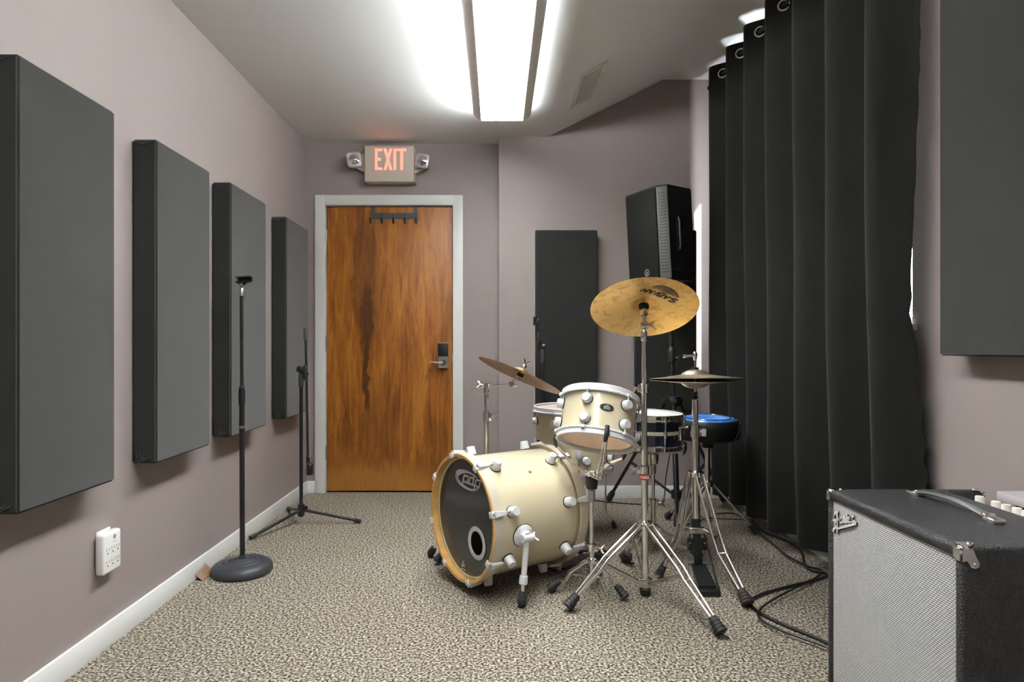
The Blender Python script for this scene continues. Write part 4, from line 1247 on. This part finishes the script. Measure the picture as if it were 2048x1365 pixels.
for f in ((1.432, 3.475, 0), (.94, 3.33, 0), (1.02, 3.79, 0)):
    f = V(f); d = V((f.x-tc.x, f.y-tc.y, 0)); dn = d.normalized()
    p0 = tz(.285)+dn*.03; p1 = tz(.075)+d*.80; p2 = V((f.x, f.y, .010))
    twin_leg(throne, [p0, p1, p2], .012, .005, True, M_chrome_old, M_brownrubber if f.x < 1 else M_rubber, .021)
    MB().tube([tz(.085)+dn*.022, p1+V((0, 0, .004))], .0085, 8, flat=.35, side=(0, 0, 1)).build('strut', M_chrome_old, throne)

# ================================================================== LOUDSPEAKER AND ITS STAND
LEAN = Matrix.Rotation(radians(-2.2), 4, 'Y')
pb = V((1.128, 3.95, 0))
def lp_(z, dx=0, dy=0): return pb + LEAN @ V((dx, dy, z))
sst = thing('speaker_stand', 'black tripod speaker stand with a slightly leaning pole behind the snare drum', 'speaker stand', pb)
MB().cyl(lp_(.06), lp_(.98), .0175, 20).build('lower_pole', M_black, sst)
MB().cyl(lp_(.96), lp_(1.45), .0145, 18).build('upper_pole', M_black, sst)
MB().lathe([(.015, -.05), (.024, -.045), (.026, .02), (.020, .05), (.015, .055)], Matrix.Translation(lp_(.985)), 20).build('height_collar', M_black, sst)
wing(lp_(.97)+V((.02, -.02, 0)), (.8, -.6, 0), M_black, sst, s=1.3)
zt_ = .70
m = MB(); m.lathe([(.018, -.035), (.045, -.03), (.052, .0), (.045, .03), (.018, .035)], Matrix.Translation(lp_(zt_)), 24); m.build('leg_hub', M_black, sst)
MB().lathe([(.018, -.03), (.034, -.026), (.034, .022), (.018, .026)], Matrix.Translation(lp_(.115)), 20).build('lower_hub', M_black, sst)
for f in ((.735, 4.19), (1.50, 4.17), (1.02, 3.57)):
    f = V((f[0], f[1], .016)); top = lp_(zt_); d = V((f.x-top.x, f.y-top.y, 0)).normalized()
    p0 = top+d*.045
    m = MB(); m.tube([p0, f+(p0-f).normalized()*.05], .0135, 10, flat=.75); leg = m.build('leg', M_black, sst)
    dd = (f-p0).normalized(); MB().lathe([(0, -.075), (.016, -.072), (.021, -.05), (.021, -.008), (.014, 0), (0, 0)], Matrix.Translation(f) @ frame_z(dd), 16).build('rubber_foot', M_rubber, leg)
    mid = p0.lerp(f, .60)
    MB().tube([lp_(.115)+d*.03, mid], .0105, 8, flat=.5).build('brace', M_black, sst)
    MB().box((0, 0, 0), (.04, .03, .05), Matrix.Translation(p0) @ frame_z(d), .006).build('pivot', M_black, sst)
for z in (.62, .80):
    pass

spk = thing('loudspeaker', 'black loudspeaker with grey side strip on the stand in the back corner', 'loudspeaker', V((1.03, 3.98, 1.44)))
FL, PM, FR_, BR, BL = V((.852, 4.05)), V((.983, 3.80)), V((1.046, 3.775)), V((1.235, 3.93)), V((1.055, 4.195))
piv = V((1.06, 3.95, 1.44))
LS = Matrix.Translation(piv) @ Matrix.Rotation(radians(-2.9), 4, 'Y') @ Matrix.Translation(-piv)
def inset(pts, k):
    c = sum(pts, V((0, 0)))/len(pts); return [c+(p-c)*k for p in pts]
pts = [FL, PM, FR_, BR, BL]
z0s, z1s = 1.442, 2.018
m = MB(); rings = [(z0s, .97), (z0s+.012, 1), (z1s-.012, 1), (z1s, .97)]
vs = []; n = 5
for z, k in rings: vs += [LS @ V((p.x, p.y, z)) for p in inset(pts, k)]
fs = [[i, (i+1) % n, (i+1) % n+n, i+n] for i in range(n)]
fs = [[a+r*n for a in f] for r in range(3) for f in fs] + [list(range(n))[::-1], list(range(3*n, 4*n))]
m.add(vs, fs); m.build('cabinet', M_speakercab, spk)
def facet(a, b, u0, u1, za, zb_, out, dep, name, mt, bev=.003):
    a = V((a.x, a.y, 0)); b = V((b.x, b.y, 0)); d = (b-a); L_ = d.length; d.normalize(); nn = V((d.y, -d.x, 0))
    m = MB(); m.box(((u0+u1)/2*L_, out+dep/2, (za+zb_)/2), ((u1-u0)*L_, abs(dep), zb_-za), LS @ basis(a, d, nn, (0, 0, 1)), bev)
    return m.build(name, mt, spk)
g = facet(FL, PM, .02, .99, z0s+.012, z1s-.014, -.003, .010, 'grille', M_speaker)
strip = facet(PM, FR_, .03, .97, z0s+.012, z1s-.012, -.003, .008, 'side_strip', M_greyplastic)
# perforations of the strip
m = MB(); a = V((PM.x, PM.y, 0)); b = V((FR_.x, FR_.y, 0)); d = (b-a).normalized(); nn = V((d.y, -d.x, 0)); Ls = (b-a).length
for i in range(26):
    for j in range(5):
        z = z0s+.05+i*.019
        m.box((Ls*(.22+.14*j), .0053, z), (.004, .0008, .007), LS @ basis(a, d, nn, (0, 0, 1)))
o = m.build('perforation', M_slot, strip); o['kind'] = 'stuff'
# logo on the grille: ring with a small running figure
ga = V((FL.x, FL.y, 0)); gb = V((PM.x, PM.y, 0)); gd = (gb-ga).normalized(); gn = V((gd.y, -gd.x, 0)); gL = (gb-ga).length
GM = LS @ basis(ga, gd, gn, (0, 0, 1))
GF = lambda u, v, h: GM @ V((u, .0075+h, v))
lg0 = (gL*.62, z0s+.060)
m = MB(); strokes(m, [[(lg0[0]+.0195*cos(2*pi*i/24), lg0[1]+.0195*sin(2*pi*i/24)) for i in range(25)],
    [(lg0[0]-.002, lg0[1]+.004), (lg0[0]+.001, lg0[1]-.004), (lg0[0]+.007, lg0[1]-.006), (lg0[0]+.005, lg0[1]-.012)], [(lg0[0]+.001, lg0[1]-.004), (lg0[0]-.005, lg0[1]-.011), (lg0[0]-.010, lg0[1]-.010)],
    [(lg0[0]-.009, lg0[1]+.001), (lg0[0]-.002, lg0[1]+.003), (lg0[0]+.008, lg0[1]+.001)], [(lg0[0]+.0, lg0[1]+.012), (lg0[0]+.0, lg0[1]+.007)]], GF, .0042, .001)
m.build('emblem', M_silver, g)
hnd = facet(FR_, BR, .28, .72, z0s+.17, z0s+.40, .0006, .004, 'handle_recess', M_slot, .001)
a = V((FR_.x, FR_.y, 0)); d = (V((BR.x, BR.y, 0))-a).normalized(); nn = V((d.y, -d.x, 0)); L_ = (V((BR.x, BR.y, 0))-a).length
MB().tube([LS @ (a+d*L_*.36+nn*.004+V((0, 0, z0s+.185))), LS @ (a+d*L_*.355+nn*.012+V((0, 0, z0s+.21))), LS @ (a+d*L_*.355+nn*.012+V((0, 0, z0s+.36))), LS @ (a+d*L_*.36+nn*.004+V((0, 0, z0s+.385)))], .006, 8).build('handle', M_greyplastic, spk)
facet(FR_, BR, .25, .98, z0s+.055, z0s+.075, -.001, .006, 'lower_ridge', M_speakercab)
facet(FR_, BR, .35, .98, z0s+.010, z0s+.022, -.001, .008, 'lower_ridge', M_speakercab)
MB().lathe([(.016, -.03), (.028, -.03), (.034, 0), (.034, .010)], Matrix.Translation(V((1.083, 3.95, z0s-.004))), 20).build('pole_socket', M_black, spk)

# ================================================================== MICROPHONE STANDS
mc_ = V((-1.176, 2.905, 0)); mz = lambda z: V((mc_.x-.0035*z, mc_.y, z))
ms = thing('microphone_stand', 'black straight microphone stand on a heavy round base by the left wall', 'microphone stand', mc_)
MB().lathe([(0, 0), (.128, 0), (.1335, .006), (.1335, .016), (.128, .027), (.112, .035), (.088, .0385), (.085, .036), (.080, .0395), (.062, .042), (.059, .0395), (.054, .043), (.040, .045), (.037, .0425), (.032, .046), (.016, .048), (.015, .058), (0, .058)], Matrix.Translation(mc_) @ Matrix.Diagonal((1, 1, 1.4, 1)), 64).build('base', mat('grey_cast_iron', (.040, .042, .050), .48, bump=(160, .12, .001)), ms)
MB().cyl(mz(.05), mz(.79), .0115, 16).build('lower_tube', M_black, ms)
MB().cyl(mz(.78), mz(1.285), .0078, 14).build('upper_tube', M_black, ms)
MB().lathe([(.010, -.045), (.0135, -.043), (.0150, -.02), (.0150, .018), (.0125, .030), (.0135, .034), (.009, .044)], Matrix.Translation(mz(.815)), 18).build('clutch', M_black, ms)
MB().lathe([(.0117, -.007), (.0138, -.006), (.0138, .006), (.0117, .007)], Matrix.Translation(mz(.670)), 18).build('ring', M_steel, ms)
tp = mz(1.285)
m = MB(); m.lathe([(.0080, -.012), (.012, -.010), (.012, .020), (.009, .028)], Matrix.Translation(tp), 14); m.box((0, 0, .030), (.016, .018, .030), Matrix.Translation(tp), .004)
m.build('swivel', M_steel, ms)
ax = V((.995, 0, .07)).normalized(); cc = tp+V((.010, 0, .066))
Tm = Matrix.Translation(cc) @ frame_z(ax)
m = MB()
prof = [(.0165, -.034), (.0165, .032), (.0155, .036)]
seg = 18; vs = []; fs = []
ang = [radians(-150+300*i/seg) for i in range(seg+1)]       # clip: a tube open along one side
for r_, z in ((.0135, -.034), (.0165, -.034), (.0172, .030), (.0140, .036), (.0125, .030)):
    vs += [Tm @ V((r_*cos(a), r_*sin(a), z)) for a in ang]
k = seg+1
for r_ in range(4):
    for i in range(seg): fs.append([r_*k+i, r_*k+i+1, (r_+1)*k+i+1, (r_+1)*k+i])
m.add(vs, fs, True); m.tube([tp+V((0, 0, .034)), tp+V((-.012, 0, .052))], .007, 8, flat=.6); m.tube([tp+V((0, 0, .036)), tp+V((.024, 0, .054))], .007, 8, flat=.6)
m.build('microphone_clip', M_black, ms)

def boom_mic(name, label, base, feet, ztop, boom, legz, knob, clip_at_top=False, hub=.10):
    base = V(base); bz_ = lambda z: V((base.x+.0, base.y, z))
    t = thing(name, label, 'microphone stand', base)
    MB().cyl(bz_(legz-.035), bz_(ztop-.05), .0105, 14).build('tube', M_black, t)
    MB().lathe([(.009, -.075), (.0145, -.07), (.0155, -.02), (.0125, .012), (.010, .02)], Matrix.Translation(bz_(ztop-.02)), 16).build('clutch', mat('dark_grey_grip', (.05, .052, .053), .5), t)
    h = MB(); h.lathe([(.010, -.03), (.019, -.028), (.021, .0), (.019, .04), (.011, .045)], Matrix.Translation(bz_(legz)), 16); h.build('leg_hub', M_black, t)
    MB().lathe([(0, -.006), (.010, -.006), (.012, .004), (.010, .010), (0, .011)], Matrix.Translation(bz_(legz+.02)+V((.028, -.006, 0))) @ frame_z((1, -.2, 0)), 12).build('knob', M_black, t)
    for f in feet:
        f = V((f[0], f[1], .013)); d = V((f.x-base.x, f.y-base.y, 0)).normalized()
        p0 = bz_(legz+.004)+d*.016
        lg = MB().tube([p0, p0.lerp(f, .93)], .0085, 10).build('leg', M_black, t)
        dd = (f-p0).normalized()
        MB().lathe([(0, -.045), (.010, -.045), (.0125, -.035), (.0125, -.004), (0, 0)], Matrix.Translation(f) @ frame_z(dd), 12).build('rubber_foot', M_rubber, lg)
    a, b, sw = [V(x) for x in boom]      # upper end, lower end, pivot on the boom
    MB().cyl(a.lerp(b, .20), b, .0068, 12).build('boom', M_black, t)
    up_ = (a-b).normalized()
    pv = bz_(ztop+.012)
    sw_ = MB(); sw_.cyl(pv+V((-.022, 0, 0)), sw+V((.012, 0, 0)), .011, 12); sw_.lathe([(0, -.016), (.016, -.016), (.0205, -.006), (.0205, .008), (.014, .016), (0, .016)], Matrix.Translation(pv+V((knob*.006, 0, 0))) @ frame_z((1, 0, 0)), 18)
    sw_.build('pivot_knob', M_black, t)
    MB().lathe([(.0085, -.03), (.0115, -.026), (.0125, .0), (.0115, .05), (.0085, .055)], Matrix.Translation(sw) @ frame_z(up_), 14).build('boom_clamp', M_black, t)
    c = MB(); c.cyl(sw-up_*.035, sw-up_*.035+V((.012, -.016, 0)), .008, 10); c.build('boom_screw', M_black, t)
    if clip_at_top:
        MB().tube([a.lerp(b, .22), a], .006, 10).build('boom_tip', M_black, t)
        m = MB(); m.box((0, 0, 0), (.018, .030, .036), Matrix.Translation(a+V((-.004, 0, .02))) @ Matrix.Rotation(radians(20), 4, 'Y'), .004)
        m.tube([a+V((-.016, .0, .050)), a+V((-.018, 0, .004)), a+V((-.010, 0, -.006))], [.016, .015, .006], 12, flat=.8); m.build('microphone_clip', M_black, t)
    else:
        MB().cyl(a.lerp(b, .22), a, .0068, 12).build('boom_end', M_black, t)
        MB().lathe([(.0075, -.075), (.0112, -.072), (.0112, -.004), (.008, 0), (0, 0)], Matrix.Translation(a) @ frame_z(up_), 14).build('counterweight', mat('dark_grey_grip', (.05, .052, .053), .5), t)
        m = MB(); m.lathe([(0, -.004), (.011, 0), (.011, .03), (.007, .034)], Matrix.Translation(b) @ frame_z(up_), 12)
        m.tube([b, b+V((.008, -.004, -.022))], .011, 10); m.lathe([(.017, -.06), (.0195, -.055), (.0185, .0), (.014, .006), (0, .006)], Matrix.Translation(b+V((.012, -.006, -.012))), 16)
        m.build('microphone_clip', M_black, t)
    return t
yb = 3.69
boom_mic('microphone_stand', 'black tripod microphone stand with folded boom in the corner beside the door', (-1.150, yb, 0), [(-.800, 3.70), (-1.328, 3.375), (-1.325, 3.99)],
         .895, (P(611, 656, yb-.02), P(616, 925, yb-.02), P(611, 750, yb-.02)), .078, -1)
yb = 3.97
boom_mic('microphone_stand', 'black boom microphone stand behind the drums, against the back wall panel', (.283, yb, 0), [(-.03, 3.87), (.53, 3.83), (.283, 4.26)],
         1.028, (P(1076, 650, yb-.02), P(1078, 790, yb-.02), P(1077, 682, yb-.02)), .078, 1, True)

# ================================================================== AMPLIFIER
AX0, AX1, AY0, AY1, AZ = .975, 1.425, 1.325, 1.865, .622
amp = thing('guitar_amplifier', 'black tolex guitar amplifier with silver grille cloth in the right foreground', 'amplifier', ((AX0+AX1)/2, (AY0+AY1)/2, 0))
tk = .022
m = MB()
m.bb((AX0, AY1-tk, .03), (AX1, AY1, AZ), .010, 4); m.bb((AX0, AY0, .03), (AX1, AY0+tk, AZ), .010, 4); m.bb((AX0, AY0, .03), (AX1, AY1, .03+tk), .010, 4)
m.bb((AX0, AY0+.004, AZ-.030), (1.312, AY1-.004, AZ), .012, 5)
m.bb((AX1-tk, AY0+.01, .04), (AX1, AY1-.01, .50), .006, 3)
m.bb((AX0+.02, AY0+.01, .04), (AX1-.01, AY1-.01, .56))
m.build('cabinet', M_tolex, amp)
gr = MB().bb((AX0+.008, AY0+.024, .056), (AX0+.016, AY1-.012, AZ-.030)).build('grille', M_grille, amp)
MB().bb((AX0+.006, AY1-.012, .05), (AX0+.014, AY1-.009, AZ-.03)).build('grille_edge', M_slot, gr)
m = MB(); m.bb((1.312, AY0+tk, .56), (AX1-.004, AY1-tk, .596)); m.build('control_panel', mat('polished_panel', (.72, .70, .69), .12, 1), amp)
kn_ = MB().lathe([(0, 0), (.014, 0), (.0135, .006), (.0115, .008), (.0112, .028), (.0100, .031), (0, .031)], None, 20).mesh('knob', M_knob)
for y in (1.745, 1.688, 1.654, 1.620, 1.590, 1.556, 1.522, 1.488, 1.454, 1.420):
    inst('knob', kn_, amp, Matrix.Translation(V((1.336, y, .597))-amp.location))
# strap handle
m = MB(); hxx = 1.185
pts = [V((hxx, 1.772, AZ+.008)), V((hxx, 1.755, AZ+.014)), V((hxx, 1.71, AZ+.021)), V((hxx, 1.645, AZ+.024)), V((hxx, 1.575, AZ+.020)), V((hxx, 1.53, AZ+.013)), V((hxx, 1.515, AZ+.008))]
m.tube(pts, .0125, 12, flat=.34, side=(1, 0, 0)); hdl = m.build('handle', mat('grey_vinyl_strap', (.13, .135, .13), .3, coat=.3), amp)
for y, s in ((1.785, 1), (1.505, -1)):
    mm = MB(); mm.box((0, 0, 0), (.034, .040, .014), Matrix.Translation((hxx, y, AZ+.006)), .005, 3); mm.box((0, 0, 0), (.030, .016, .020), Matrix.Translation((hxx, y-s*.016, AZ+.009)), .005, 3)
    mm.build('handle_cap', M_chrome, hdl)
# chrome corners: three plates wrapping each top corner
def corner(cx, cy, sx2, sy2):
    m = MB()
    def poly(pts, nrm, t=.0022):
        n = len(pts); vs = [V(p) for p in pts]; vs = vs + [p+V(nrm)*t for p in vs]
        m.add(vs, [list(range(n)), list(range(2*n-1, n-1, -1))]+[[i, (i+1) % n, n+(i+1) % n, n+i] for i in range(n)])
    m.box((cx+sx2*.0095, cy+sy2*.0095, AZ-.0095), (.024, .024, .024), None, .0105, 4)
    poly([(cx+sx2*a, cy, AZ+b) for a, b in ((.002, -.004), (.025, -.006), (.030, -.020), (.038, -.036), (.036, -.043), (.029, -.046), (.020, -.043), (.012, -.030), (.002, -.031))], (0, -sy2, 0))
    poly([(cx+sx2*a, cy+sy2*b, AZ) for a, b in ((.004, .002), (.024, .003), (.040, .018), (.038, .026), (.026, .026), (.006, .030), (.003, .020))], (0, 0, 1))
    poly([(cx, cy+sy2*a, AZ+b) for a, b in ((.002, -.004), (.021, -.004), (.021, -.026), (.012, -.031), (.002, -.031))], (-sx2, 0, 0))
    o = m.build('corner_cap', M_chrome, amp)
    for p, d in ((V((cx+sx2*.029, cy, AZ-.038)), V((0, -sy2, 0))), (V((cx+sx2*.030, cy+sy2*.019, AZ)), V((0, 0, 1)))):
        MB().lathe([(.0045, 0), (.0035, .002), (0, .003)], Matrix.Translation(p+d*.002) @ frame_z(d), 12).build('screw', M_steel, o)
corner(AX0, AY0, 1, 1); corner(AX0, AY1, 1, -1); corner(AX1, AY1, -1, -1); corner(AX1, AY0, -1, 1)
for x in (AX0+.05, AX1-.05):
    for y in (AY0+.05, AY1-.05):
        MB().lathe([(0, 0), (.018, 0), (.020, .030), (0, .030)], Matrix.Translation((x, y, 0)), 16).build('rubber_foot', M_rubber, amp)
# script badge
def amp_uv(zx, zy):
    px, py = 1640+zx/11.38, 960+zy/11.38
    p = on_plane(px, py, (AX0+.008, 0, 0), V((1, 0, 0))); return (p.y, p.z)
AF = lambda u, v, h: V((AX0+.0065-h, u, v))
def az(l): return [amp_uv(p[0], p[1])+tuple(p[2:]) for p in l]
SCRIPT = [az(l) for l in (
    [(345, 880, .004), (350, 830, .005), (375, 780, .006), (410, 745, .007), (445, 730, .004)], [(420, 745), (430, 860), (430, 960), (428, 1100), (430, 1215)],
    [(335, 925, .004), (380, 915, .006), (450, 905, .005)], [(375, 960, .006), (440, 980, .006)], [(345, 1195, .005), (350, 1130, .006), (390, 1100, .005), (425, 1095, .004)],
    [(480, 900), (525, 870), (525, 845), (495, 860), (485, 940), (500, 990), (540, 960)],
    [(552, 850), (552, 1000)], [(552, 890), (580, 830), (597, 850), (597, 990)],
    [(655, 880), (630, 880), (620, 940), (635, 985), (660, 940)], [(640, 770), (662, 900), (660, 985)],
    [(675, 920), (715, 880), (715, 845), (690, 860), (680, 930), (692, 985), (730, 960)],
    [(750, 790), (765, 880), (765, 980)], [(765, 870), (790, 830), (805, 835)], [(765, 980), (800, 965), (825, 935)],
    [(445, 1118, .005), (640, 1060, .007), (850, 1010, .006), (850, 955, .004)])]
m = MB(); strokes(m, [[(p[0]-.0012, p[1]-.0012) for p in l] for l in SCRIPT], AF, .0074, .0022)  # wider dark strokes, set lower, stand in for the script's shadow outline
back = m.build('badge_shade', M_slot, gr)
m = MB(); strokes(m, SCRIPT, lambda u, v, h: AF(u, v, h+.0022), .0044, .0024)
m.build('script_badge', mat('brushed_badge', (.86, .85, .83), .3, .3), gr)

# grey side table by the right wall
tb = thing('side_table', 'small pale grey side table behind the amplifier at the right edge', 'table', (1.51, 1.5, 0))
TX0, TX1, TY0, TY1, TZ = 1.437, XR-.016, 1.20, 1.815, .627
MB().bb((TX0, TY0, TZ-.026), (TX1, TY1, TZ), .003).build('table_top', M_greytop, tb)
m = MB(); m.bb((TX0+.018, TY0+.02, TZ-.075), (TX1-.01, TY1-.02, TZ-.040)); m.build('apron', M_greytop, tb)
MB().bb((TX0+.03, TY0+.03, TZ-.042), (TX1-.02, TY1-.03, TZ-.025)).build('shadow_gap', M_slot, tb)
for x in (TX0+.03, TX1-.025):
    for y in (TY0+.035, TY1-.035):
        MB().bb((x-.012, y-.012, 0), (x+.012, y+.012, TZ-.072), .002).build('leg', M_greytop, tb)

# ================================================================== SMALL THINGS
# six-way outlet on the left wall
oy0, oy1, oz0, oz1, op = 2.112, 2.212, .270, .408, .037
ou = thing('outlet_adapter', 'white six-socket outlet adapter plugged in low on the left wall', 'outlet', (XL, (oy0+oy1)/2, oz0))
MB().bb((XL, oy0+.012, oz0+.01), (XL+.007, oy1-.012, oz1+.006), .003).build('wall_plate', M_offwhite, ou)
m = MB(); m.bb((XL+.006, oy0, oz0), (XL+op, oy1, oz1), .0095, 4)
bo = m.build('body', M_offwhite, ou)
fx_ = lambda y: XL+op
hme = {}
for r_ in range(2):
    for c_ in range(3):
        y = oy0+.022+c_*.028; z = oz0+.030+r_*.042
        x = fx_(y)
        m = MB(); m.bb((x-.002, y-.0075, z+.006), (x+.0006, y-.0055, z+.015)); m.bb((x-.002, y+.0055, z+.006), (x+.0006, y+.0075, z+.015)); m.lathe([(0, -.001), (.0028, -.001), (.0028, .0006), (0, .0007)], Matrix.Translation((x, y, z-.002)) @ frame_z((1, 0, 0)), 12)
        so = MB().lathe([(0, -.002), (.0125, -.002), (.0125, .0004), (.0115, .0007), (0, .0004)], Matrix.Translation((x-.0002, y, z+.004)) @ frame_z((1, 0, 0)), 20).build('socket', M_offwhite, bo)
        m.build('slot', M_slot, bo)
y = oy0+.060; x = fx_(y)
MB().lathe([(.008, -.001), (.008, .0006), (0, .001)], Matrix.Translation((x, y, oz1-.020)) @ frame_z((1, 0, 0)), 18).build('emblem', mat('grey_print', (.32, .32, .31), .5), bo)
MB().bb((x-.001, y-.011, oz1-.037), (x+.0006, y+.010, oz1-.0355)).build('printed_line', mat('grey_print', (.32, .32, .31), .5), bo)

# scrap of brown paper by the skirting
lc = V((-1.318, 2.80, .0))
m = MB(); n1, n2 = 8, 6; vs = []; fs = []
for i in range(n1+1):
    for j in range(n2+1):
        u = i/n1-.5; v = j/n2
        wv = (1-abs(2*u)**2.2)*.6+.4
        x = XL+.017 + .035*(1-v) + .012*sin(5*u+2*v)*(.3+v*.4)
        vs.append(V((x, 2.85+u*.115+.012*v, .004+v*.042*wv+.006*sin(7*u)*v)))
for i in range(n1):
    for j in range(n2):
        a = i*(n2+1)+j; fs.append([a, a+1, a+n2+2, a+n2+1])
m.add(vs, fs, True); m.add([p+V((.0012, 0, .0006)) for p in vs], [f[::-1] for f in fs], True)
solo(m, 'paper_scrap', M_leaf, 'crumpled brown paper scrap leaning on the white baseboard beside the round stand base', 'paper scrap', (XL+.03, 2.85, 0))

def cable(name, label, pts, r, z=.006, cat='cable'):
    P_ = [V(p) if len(p) == 3 else V((p[0], p[1], z)) for p in pts]
    # Catmull-Rom
    out = []
    for i in range(len(P_)-1):
        p0, p1, p2, p3 = P_[max(0, i-1)], P_[i], P_[i+1], P_[min(len(P_)-1, i+2)]
        for k in range(8):
            t = k/8
            out.append(.5*((2*p1)+(p2-p0)*t+(2*p0-5*p1+4*p2-p3)*t*t+(3*p1-p0-3*p2+p3)*t**3))
    out.append(P_[-1])
    m = MB(); m.tube(out, r, 8); return solo(m, name, M_black, label, cat, out[0])
def fl(px, py, z=.006):
    Y = (CAMZ-z)*FPX/(py-CY); return ((px-CX)*Y/FPX, Y)
cable('cable', 'thicker black cable curving over the carpet from the curtain to the amplifier', [fl(1500, 1040), fl(1512, 1053), fl(1535, 1068), fl(1565, 1079), fl(1590, 1092), fl(1605, 1110), fl(1609, 1130), fl(1622, 1142), fl(1650, 1155), (1.02, 2.55), (1.15, 2.2), (1.30, 1.95), (1.36, 1.885)], .0062, .0075)
cable('cable', 'thin black cable looping past the stool foot and under the curtain side to the amplifier', [(1.33, 3.85), fl(1470, 1032), fl(1500, 1052), fl(1521, 1071), fl(1553, 1098), fl(1572, 1115), fl(1592, 1127), fl(1615, 1138), fl(1640, 1155), (1.00, 2.42), (1.12, 2.15), (1.28, 1.92), (1.33, 1.885)], .0045, .017)
cable('speaker_cable', 'thin black cable dropping from the speaker stand and running along the back wall', [(1.135, 3.965, .52), (1.118, 3.985, .45), (1.09, 4.0, .33), (1.075, 4.02, .20), (1.07, 4.05, .06), (1.05, 4.10, .008), (.95, 4.12, .006), (.80, 4.16, .006), (.62, 4.25, .006)], .0036)
